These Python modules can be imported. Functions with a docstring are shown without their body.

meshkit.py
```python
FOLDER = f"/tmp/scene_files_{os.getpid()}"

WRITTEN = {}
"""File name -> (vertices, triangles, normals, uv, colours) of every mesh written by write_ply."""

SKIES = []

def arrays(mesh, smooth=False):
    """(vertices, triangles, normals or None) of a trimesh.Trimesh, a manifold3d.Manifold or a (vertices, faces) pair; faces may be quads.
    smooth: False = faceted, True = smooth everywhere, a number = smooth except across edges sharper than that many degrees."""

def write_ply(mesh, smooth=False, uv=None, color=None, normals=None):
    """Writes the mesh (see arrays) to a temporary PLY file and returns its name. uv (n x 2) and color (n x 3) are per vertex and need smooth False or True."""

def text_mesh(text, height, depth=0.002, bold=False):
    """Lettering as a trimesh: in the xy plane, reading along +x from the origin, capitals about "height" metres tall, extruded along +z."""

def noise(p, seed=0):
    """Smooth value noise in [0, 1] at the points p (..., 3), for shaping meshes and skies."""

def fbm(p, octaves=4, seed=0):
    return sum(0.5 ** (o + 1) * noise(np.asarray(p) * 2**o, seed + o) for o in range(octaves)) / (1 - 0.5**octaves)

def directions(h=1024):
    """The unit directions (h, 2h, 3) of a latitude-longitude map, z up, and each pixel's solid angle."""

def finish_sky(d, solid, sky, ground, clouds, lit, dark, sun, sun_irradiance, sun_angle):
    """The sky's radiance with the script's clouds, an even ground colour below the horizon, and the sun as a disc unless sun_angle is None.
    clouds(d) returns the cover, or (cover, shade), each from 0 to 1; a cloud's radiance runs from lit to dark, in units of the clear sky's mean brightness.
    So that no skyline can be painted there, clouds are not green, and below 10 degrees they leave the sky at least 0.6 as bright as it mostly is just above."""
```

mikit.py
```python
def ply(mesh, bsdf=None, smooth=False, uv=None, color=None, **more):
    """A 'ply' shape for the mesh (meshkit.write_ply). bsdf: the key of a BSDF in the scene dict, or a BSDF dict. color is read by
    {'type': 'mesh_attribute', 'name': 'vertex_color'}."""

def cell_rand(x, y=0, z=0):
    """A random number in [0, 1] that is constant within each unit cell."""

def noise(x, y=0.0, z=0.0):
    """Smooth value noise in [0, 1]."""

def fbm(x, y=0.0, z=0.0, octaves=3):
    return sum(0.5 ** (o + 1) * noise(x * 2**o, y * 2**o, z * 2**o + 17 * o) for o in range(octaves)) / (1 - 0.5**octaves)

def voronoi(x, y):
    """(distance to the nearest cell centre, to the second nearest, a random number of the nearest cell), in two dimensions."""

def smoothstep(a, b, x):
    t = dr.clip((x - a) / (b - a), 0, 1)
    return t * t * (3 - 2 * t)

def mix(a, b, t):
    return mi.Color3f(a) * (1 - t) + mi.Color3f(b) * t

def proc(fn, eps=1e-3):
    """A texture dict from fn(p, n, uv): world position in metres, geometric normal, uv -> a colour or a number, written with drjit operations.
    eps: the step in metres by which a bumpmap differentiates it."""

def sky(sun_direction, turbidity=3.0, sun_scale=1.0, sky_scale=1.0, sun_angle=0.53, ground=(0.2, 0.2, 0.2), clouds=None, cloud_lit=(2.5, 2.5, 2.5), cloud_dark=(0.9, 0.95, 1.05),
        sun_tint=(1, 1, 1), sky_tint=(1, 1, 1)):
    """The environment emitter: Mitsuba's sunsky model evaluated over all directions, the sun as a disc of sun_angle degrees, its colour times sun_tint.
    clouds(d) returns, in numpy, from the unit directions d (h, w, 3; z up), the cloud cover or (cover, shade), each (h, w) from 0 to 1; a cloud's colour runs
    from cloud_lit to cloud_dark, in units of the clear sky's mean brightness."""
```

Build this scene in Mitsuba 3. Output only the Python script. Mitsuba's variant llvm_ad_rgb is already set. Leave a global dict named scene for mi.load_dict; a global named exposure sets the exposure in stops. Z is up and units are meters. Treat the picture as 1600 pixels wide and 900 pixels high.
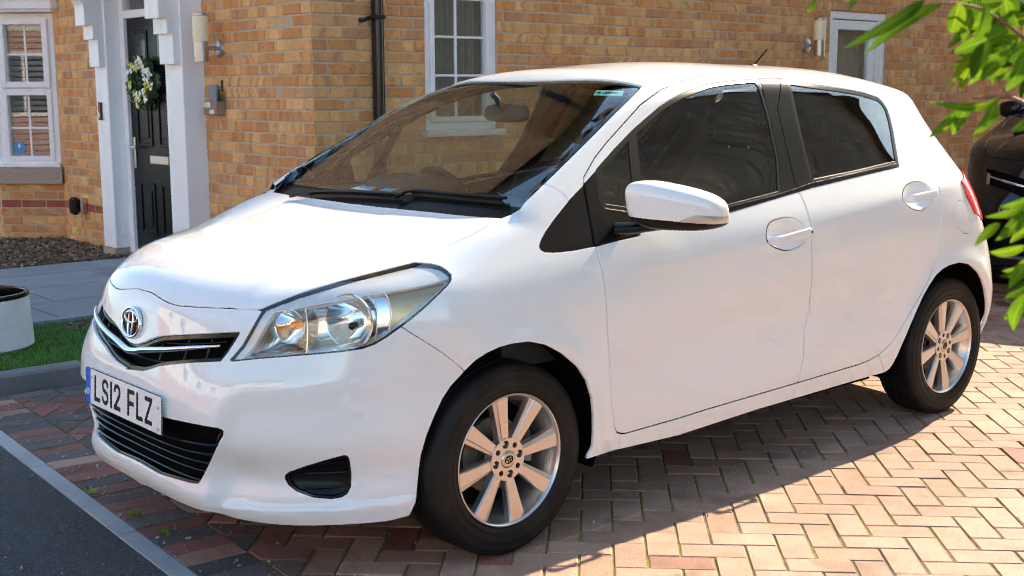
import math, json, random
import numpy as np, trimesh, shapely
import mitsuba as mi, mikit, meshkit
import drjit as dr
from mikit import proc, noise, fbm, voronoi, cell_rand, smoothstep, mix
from scipy.interpolate import CubicSpline, PchipInterpolator, RectBivariateSpline
from scipy.ndimage import gaussian_filter
from scipy.spatial import Delaunay
from shapely.geometry import Polygon, LineString, Point, MultiPolygon
T4 = mi.ScalarTransform4f
rng = np.random.default_rng(7)
random.seed(7)
scene, labels = {'type': 'scene'}, {}

# ---------------------------------------------------------------- camera, sky, exposure
EYE = np.array([-1.5907, -3.5387, 1.4089])
YAW, PITCH, ROLL, FPX = math.radians(48.930), math.radians(9.138), math.radians(-0.218), 1936.6
_f = np.array([math.cos(YAW)*math.cos(PITCH), math.sin(YAW)*math.cos(PITCH), -math.sin(PITCH)])
_r = np.array([math.sin(YAW), -math.cos(YAW), 0.0]); _u = np.cross(_r, _f)
_u2 = -math.sin(ROLL)*_r + math.cos(ROLL)*_u
scene['camera'] = {'type': 'thinlens', 'fov': math.degrees(2*math.atan(800/FPX)), 'fov_axis': 'x',
    'to_world': T4().look_at(origin=EYE.tolist(), target=(EYE+_f).tolist(), up=_u2.tolist()),
    'aperture_radius': 0.0024, 'focus_distance': 4.6, 'near_clip': 0.05, 'far_clip': 400.0}
SUN_EL, SUN_AZ = math.radians(36.5), math.radians(5.6)
SUN = [math.cos(SUN_EL)*math.cos(SUN_AZ), math.cos(SUN_EL)*math.sin(SUN_AZ), math.sin(SUN_EL)]
scene['sky'] = mikit.sky(SUN, turbidity=3.0, sun_scale=0.74, sky_tint=(1.03, 1.015, .91), ground=(0.2, 0.19, 0.18))
exposure = 3.7

# ---------------------------------------------------------------- materials
def mat(name, d):
    scene['mat_'+name] = d
    return 'mat_'+name
def rgb(c): return {'type': 'rgb', 'value': list(c)}
def prin(name, c, rough=0.5, metal=0.0, **k):
    return mat(name, {'type': 'twosided', 'b': {'type': 'principled', 'base_color': rgb(c) if isinstance(c, (tuple, list)) else c, 'roughness': rough, 'metallic': metal, **k}})
INSIDE = {'type': 'diffuse', 'reflectance': rgb((.035, .035, .035))}
def paintproc(p, n, uv):
    d = fbm(p.x*3, p.y*3, p.z*3)
    low = smoothstep(.7, 1.2, p.x)*smoothstep(.31, .19, p.z)*smoothstep(.45, .85, fbm(p.x*60, p.y*60, p.z*80))
    return mix((.815, .82, .81), (.52, .46, .39), low*.4)*(.985+.03*d)
mat('paint', {'type': 'twosided', 'a': {'type': 'plastic', 'int_ior': 1.72, 'diffuse_reflectance': proc(paintproc), 'nonlinear': False}, 'b': INSIDE})
mat('black_paint', {'type': 'twosided', 'a': {'type': 'plastic', 'int_ior': 1.52, 'diffuse_reflectance': rgb((.006, .006, .007))}, 'b': INSIDE})
prin('trim', (.006, .006, .0062), .24, specular=.22)
prin('trim_gloss', (.004, .004, .0045), .14, specular=.4)
prin('rubber', (.005, .005, .005), .3, specular=.2)
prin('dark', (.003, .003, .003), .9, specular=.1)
prin('chrome', (.86, .87, .88), .06, 1.0)
prin('satin_chrome', (.62, .60, .57), .25, 1.0)
prin('alloy', (.66, .64, .61), .27, .9)
prin('steel', (.50, .485, .47), .38, 1.0)
prin('disc', (.20, .17, .15), .45, .7)
def tyreproc(p, n, uv):
    return mix((.0062, .0060, .0058), (.014, .0125, .0115), smoothstep(.4, .7, fbm(p.x*9, p.y*9, p.z*9)))
prin('tyre', proc(tyreproc), .6, specular=.25)
prin('interior', (.024, .027, .031), .6)
prin('seat', (.03, .033, .037), .85)
prin('orange', (.9, .30, .03), .25)
prin('red_lens', (.55, .012, .016), .08, clearcoat=1.0)
prin('clear_strip', (.62, .60, .58), .12, .6)
prin('plate', (.80, .80, .79), .3)
prin('plate_black', (.008, .008, .008), .35)
prin('plate_blue', (.02, .13, .60), .3)
prin('paper_blue', (.16, .42, .72), .6)
prin('sticker_teal', (.30, .62, .66), .5)
prin('lamp_grey', (.66, .63, .59), .12, .95)
prin('lamp_warm_reflection', (.52, .33, .17), .22, .8)  # warm reflections put into the metal colour
prin('lamp_silver', (.74, .73, .70), .22, .35)
mat('glass_ws', {'type': 'thindielectric', 'int_ior': 1.5, 'specular_transmittance': rgb((.76, .88, .79))})
mat('glass_front', {'type': 'thindielectric', 'int_ior': 1.5, 'specular_transmittance': rgb((.64, .71, .64))})
mat('glass_rear', {'type': 'thindielectric', 'int_ior': 1.5, 'specular_transmittance': rgb((.10, .11, .11))})
mat('glass_lamp', {'type': 'thindielectric', 'int_ior': 1.5, 'specular_transmittance': rgb((.98, .97, .95))})
mat('glass_house', {'type': 'thindielectric', 'int_ior': 1.55, 'specular_transmittance': rgb((.80, .84, .82))})
mat('mirror', {'type': 'conductor', 'material': 'Ag'})

# ---------------------------------------------------------------- helpers
def nkey(base):
    if base not in scene and base not in _used:
        _used.add(base); return base
    i = 1
    while f'{base}_{i:03d}' in scene or f'{base}_{i:03d}' in _used: i += 1
    k = f'{base}_{i:03d}'; _used.add(k); return k
_used = set()
def label(key, text=None, cat=None, group=None, kind=None):
    d = labels.setdefault(key, {})
    if text: d['label'] = text
    if cat: d['category'] = cat
    if group: d['group'] = group
    if kind: d['kind'] = kind
def thing(base, text, cat, group=None, kind=None):
    k = nkey(base); label(k, text, cat, group, kind); return k
def vfn(v, f, n, bsdf, **more):
    path = meshkit.write_ply((np.asarray(v, float), np.asarray(f, int)), False, None, None, np.asarray(n, float))
    return {'type': 'ply', 'filename': path, 'face_normals': False, 'bsdf': {'type': 'ref', 'id': 'mat_'+bsdf}, **more}
def put(parent, name, mesh, bsdf, smooth=30, **k):
    key = nkey(parent+'__'+name if parent else name)
    if isinstance(mesh, tuple) and len(mesh) == 3: scene[key] = vfn(*mesh, bsdf)
    elif isinstance(mesh, dict): scene[key] = mesh
    else: scene[key] = mikit.ply(mesh, 'mat_'+bsdf, smooth=smooth, **k)
    return key
cat_ = trimesh.util.concatenate
def cbox(size, center=(0, 0, 0), c=0.0):
    """box with chamfered edges"""
    s = np.asarray(size, float)/2
    if c <= 0:
        m = trimesh.creation.box(2*s)
    else:
        c = min(c, .45*s.min()*2)
        pts = []
        for sx in (-1, 1):
            for sy in (-1, 1):
                for sz in (-1, 1):
                    for k in range(3):
                        q = s-c; q[k] = s[k]
                        pts.append(q*np.array([sx, sy, sz]))
        m = trimesh.convex.convex_hull(np.array(pts))
    m.apply_translation(center); return m
def bx(x0, x1, y0, y1, z0, z1, c=0.0):
    return cbox((x1-x0, y1-y0, z1-z0), ((x0+x1)/2, (y0+y1)/2, (z0+z1)/2), c)
def tube(pts, r, n=10, caps=True, flat=None):
    """swept tube; r scalar or array; flat=(scale along up)"""
    p = np.asarray(pts, float); m = len(p); r = np.broadcast_to(r, (m,))
    t = np.gradient(p, axis=0); t /= np.linalg.norm(t, axis=1, keepdims=True)
    up = np.array([0, 0, 1.0]) if abs(t[0, 2]) < .9 else np.array([1.0, 0, 0])
    V = []
    for i in range(m):
        a = np.cross(t[i], up); a /= np.linalg.norm(a); b = np.cross(a, t[i])
        ang = np.arange(n)*2*np.pi/n
        V.append(p[i]+r[i]*(np.cos(ang)[:, None]*a+(np.sin(ang)*(flat or 1))[:, None]*b))
    V = np.vstack(V); F = []
    for i in range(m-1):
        for j in range(n):
            a, b, c, d = i*n+j, i*n+(j+1) % n, (i+1)*n+(j+1) % n, (i+1)*n+j
            F += [[a, c, b], [a, d, c]]
    if caps:
        V = np.vstack([V, p[:1], p[-1:]]); k = m*n
        for j in range(n):
            F += [[k, (j), (j+1) % n], [k+1, (m-1)*n+(j+1) % n, (m-1)*n+j]]
    mesh = trimesh.Trimesh(V, F, process=False); mesh.fix_normals(); return mesh
def revolve(profile, n=48):
    """profile (r, h) turned about +z"""
    return trimesh.creation.revolve(np.asarray(profile, float), sections=n)
def xform(mesh, M):
    m = mesh.copy(); m.apply_transform(M); return m
def frame_from(o, x, y, z):
    M = np.eye(4); M[:3, 0], M[:3, 1], M[:3, 2], M[:3, 3] = x, y, z, o; return M
def extr(poly, h, c=0):
    return trimesh.creation.extrude_polygon(poly, h, engine='earcut')
def superell(ax, ay, az, e1, e2, nu=40, nv=24):
    u = np.linspace(-np.pi, np.pi, nu, endpoint=False); v = np.linspace(-np.pi/2, np.pi/2, nv)
    s = lambda t, e: np.sign(np.sin(t))*np.abs(np.sin(t))**e
    c = lambda t, e: np.sign(np.cos(t))*np.abs(np.cos(t))**e
    U, Vv = np.meshgrid(u, v)
    P = np.stack([ax*c(Vv, e1)*c(U, e2), ay*c(Vv, e1)*s(U, e2), az*s(Vv, e1)], -1).reshape(-1, 3)
    F = []
    for i in range(nv-1):
        for j in range(nu):
            a, b, d, e = i*nu+j, i*nu+(j+1) % nu, (i+1)*nu+(j+1) % nu, (i+1)*nu+j
            F += [[a, b, d], [a, d, e]]
    return trimesh.Trimesh(P, F, process=False)
# ---------------------------------------------------------------- the car's skin: one implicit surface, metres
def smax(a,b,k):
    h=np.maximum(k-np.abs(a-b),0)/k
    return np.maximum(a,b)+h*h*h*k/6
def smin(a,b,k): return -smax(-a,-b,k)
def sst(a,b,x):
    t=np.clip((x-a)/(b-a),0,1); return t*t*t*(t*(6*t-15)+10)
# ---- side width: columns of (z, half width) at stations along the car
XS=[0.25,0.6,1.1,1.7,2.3,2.9,3.3,3.6,3.9]
#        L0    L1    L2    L3    L4    L5    L6    L7    L8    L9
ZL=np.array([
 [.10,.24,.36,.55,.70,.82,.90,1.20,1.45,1.65],
 [.10,.24,.36,.55,.70,.83,.93,1.22,1.45,1.65],
 [.10,.24,.36,.55,.72,.86,1.00,1.24,1.45,1.65],
 [.10,.24,.36,.55,.74,.895,1.03,1.25,1.45,1.65],
 [.10,.24,.36,.55,.76,.935,1.06,1.26,1.45,1.65],
 [.10,.25,.37,.56,.78,.97,1.09,1.27,1.45,1.65],
 [.10,.26,.38,.57,.80,.99,1.12,1.28,1.45,1.65],
 [.10,.27,.39,.58,.80,1.00,1.13,1.28,1.45,1.65],
 [.10,.28,.40,.58,.80,1.00,1.13,1.28,1.45,1.65]])
YL=np.array([[.7,.73,.765,.8,.81,.785,.74,.6,.5,.42],
 [.745,.775,.8133,.8343,.8401,.8243,.7741,.6517,.5398,.46],
 [.775,.802,.8212,.8365,.845,.832,.7747,.6643,.5633,.475],
 [.78,.808,.823,.8245,.8459,.8425,.7808,.6748,.5805,.49],
 [.78,.808,.8242,.8248,.8459,.8410,.7759,.6749,.5824,.5],
 [.78,.808,.8290,.8345,.8462,.8325,.7575,.6527,.5626,.49],
 [.77,.8,.8346,.8509,.8455,.8090,.7142,.6046,.5259,.465],
 [.735,.765,.8066,.8265,.8119,.7546,.6701,.5718,.4917,.43],
 [.69,.715,.7537,.7654,.7526,.6988,.6288,.5379,.4583,.39]])
_zs=[CubicSpline(XS,ZL[:,k]) for k in range(10)]
_ys=[CubicSpline(XS,YL[:,k]) for k in range(10)]
_xg=np.linspace(.0,4.0,401)
_ZG=np.stack([s(_xg) for s in _zs],1); _YG=np.stack([s(_xg) for s in _ys],1)
def _tab():
    zz=np.linspace(.05,1.7,331); T=np.empty((401,331))
    for i in range(401): T[i]=CubicSpline(_ZG[i],_YG[i])(zz)*.5+PchipInterpolator(_ZG[i],_YG[i],extrapolate=True)(zz)*.5
    return gaussian_filter(T,(1.5,2.2),mode='nearest')
_WS=RectBivariateSpline(_xg,np.linspace(.05,1.7,331),_tab(),kx=3,ky=3)
def W(x,z):
    w=_WS.ev(np.clip(x,0,4),np.clip(z,.05,1.7))
    d=z-np.interp(x,[1.0,1.75,2.2,2.86,3.4],[.825,.868,.905,.975,1.008])      # crease along the doors
    w=w+.10*(.03-np.sqrt(d*d+.006**2))*np.exp(-(d/.075)**2)*sst(1.0,1.5,x)*sst(3.55,3.2,x)
    # wheel arch flares
    for cx,r0 in ((.785,.36),(3.295,.365)):
        r=np.hypot(x-cx,z-.30)
        w=w+.016*np.exp(-((r-r0)/.055)**2)*sst(.95,.75,z)
    return w
_x0=CubicSpline([.05,.15,.20,.235,.26,.30,.40,.48,.56,.63,.70,.76,.82,.95],[.10,.02,-.028,-.046,-.050,-.038,-.062,-.070,-.060,-.0428,-.0246,-.0139,-.0085,.0485])
NC=[1.509,4.39,.901,3.026]
def N(y,z):
    a=np.abs(y)
    s=sst(.52,.78,z)
    n=_x0(np.clip(z,.05,.95))+(1-s)*NC[0]*np.power(a,NC[1])+s*NC[2]*np.power(a,NC[3])
    # the frame round the lower grille stands proud of the bumper's corners
    d=(a-(.40+.32*(z-.25)))
    n=n+.028*sst(-.02,.04,d)*sst(.62,.5,z)*sst(.1,.2,z)
    n=n+.032*sst(.385,.48,a)*sst(.228,.252,z)*(1-sst(.265,.46,z))*sst(.88,.74,a)
    return n
_zh=CubicSpline([-.3,-.03,.05,.15,.3,.5,.7,.88,1.1,1.5],[.60,.815,.855,.889,.924,.958,.985,1.004,1.03,1.07])
def Hood(x,y):
    k=np.interp(x,[-.1,.13,.55,.86,1.2],[.40,.36,.13,.02,0.])
    k=_kh(np.clip(x,-.3,1.5)); a=np.abs(y)
    z=_zh(np.clip(x,-.3,1.5))-k*a*a
    z=z-.011*sst(.395,.455,a)*sst(1.0,.4,x)*sst(-.05,.2,x)   # raised middle of the bonnet
    return z
_kh=CubicSpline([-.3,.0,.13,.55,.86,1.2,1.5],[.3993,.4106,.2359,.0847,-.0422,.0071,-.0011])
_zr=CubicSpline([1.0,1.3,1.55,1.8,2.1,2.5,3.0,3.4,3.65,4.0],[1.2733,1.3901,1.4662,1.4905,1.5123,1.51,1.4932,1.4329,1.3998,1.33])
def Roof(x,y): return _zr(np.clip(x,1.0,4.0))-.13*y*y-.25*y**4
WSC=[.815,.69,.055,.125]
def XWs(y,z):
    t=(z-1.015)/.405
    e=np.abs(y)-(.70-.36*(z-1.03))
    return WSC[0]+WSC[1]*t-WSC[2]*t*(1-t)+WSC[3]*y*y-.075*sst(.0,.036,e)*sst(.95,1.06,z)
TC=[.289,.061]
def XTail(y,z):
    a=np.abs(y)
    return _xt(np.clip(z,.05,1.6))-TC[0]*a*a-TC[1]*a**4
_xt=CubicSpline([.05,.3,.45,.6,.8,.95,1.1,1.3,1.45,1.6],[3.8235,3.8729,3.8962,3.8822,3.7948,3.7128,3.6201,3.5033,3.4413,3.3795])
def G(p):
    x,y,z=p[...,0],p[...,1],p[...,2]; a=np.abs(y)
    side=(a-W(x,z))*.97
    front=(N(y,z)-x)*.85
    hood=(z-Hood(x,y))*.95
    ws=(XWs(y,z)-x)*.5
    roof=z-Roof(x,y)
    top=smin(hood,smax(ws,roof,.05),.03)
    rear=(x-XTail(y,z))*.93
    low=smax(front,hood,.10)
    g=smax(side,front,.14)
    g=smax(g,top,np.interp(x,[.0,.6,.9,1.4,3.5],[.12,.14,.09,.05,.055]))
    g=smax(g,rear,.12)
    return smax(g,ZB(x,a)-z,.015)
def ZB(x,a): return np.interp(x,[-.1,.3,.45,1.0,2.9,3.4,3.9],[.172,.147,.137,.19,.205,.25,.27])
def grad(p,e=2e-3):
    g=np.empty(p.shape)
    for k in range(3):
        d=np.zeros(3);d[k]=e
        g[...,k]=G(p+d)-G(p-d)
    return g/np.maximum(np.linalg.norm(g,axis=-1,keepdims=True),1e-9)
def cast(o,d,t0,t1,n=160,it=22):
    """first outside->inside crossing along o+t d; nan when none"""
    o=np.asarray(o,float);d=np.asarray(d,float)
    o,d=np.broadcast_arrays(o,d)
    ts=np.linspace(t0,t1,n); prev=G(o+d*t0); lo=np.full(prev.shape,np.nan);hi=lo.copy(); mn=prev.copy()
    for a,b in zip(ts[:-1],ts[1:]):
        cur=G(o+d*b); c=np.isnan(lo)&(prev>0)&(cur<=0)
        lo[c]=a;hi[c]=b; prev=cur; mn=np.minimum(mn,cur)
    ok=~np.isnan(lo); a=np.where(ok,lo,0);b=np.where(ok,hi,0)
    for _ in range(it):
        m=(a+b)/2; v=G(o+d*m[...,None]); b=np.where(v<=0,m,b); a=np.where(v<=0,a,m)
    p=o+d*((a+b)/2)[...,None]; p[~ok]=np.nan
    return p,mn
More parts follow.
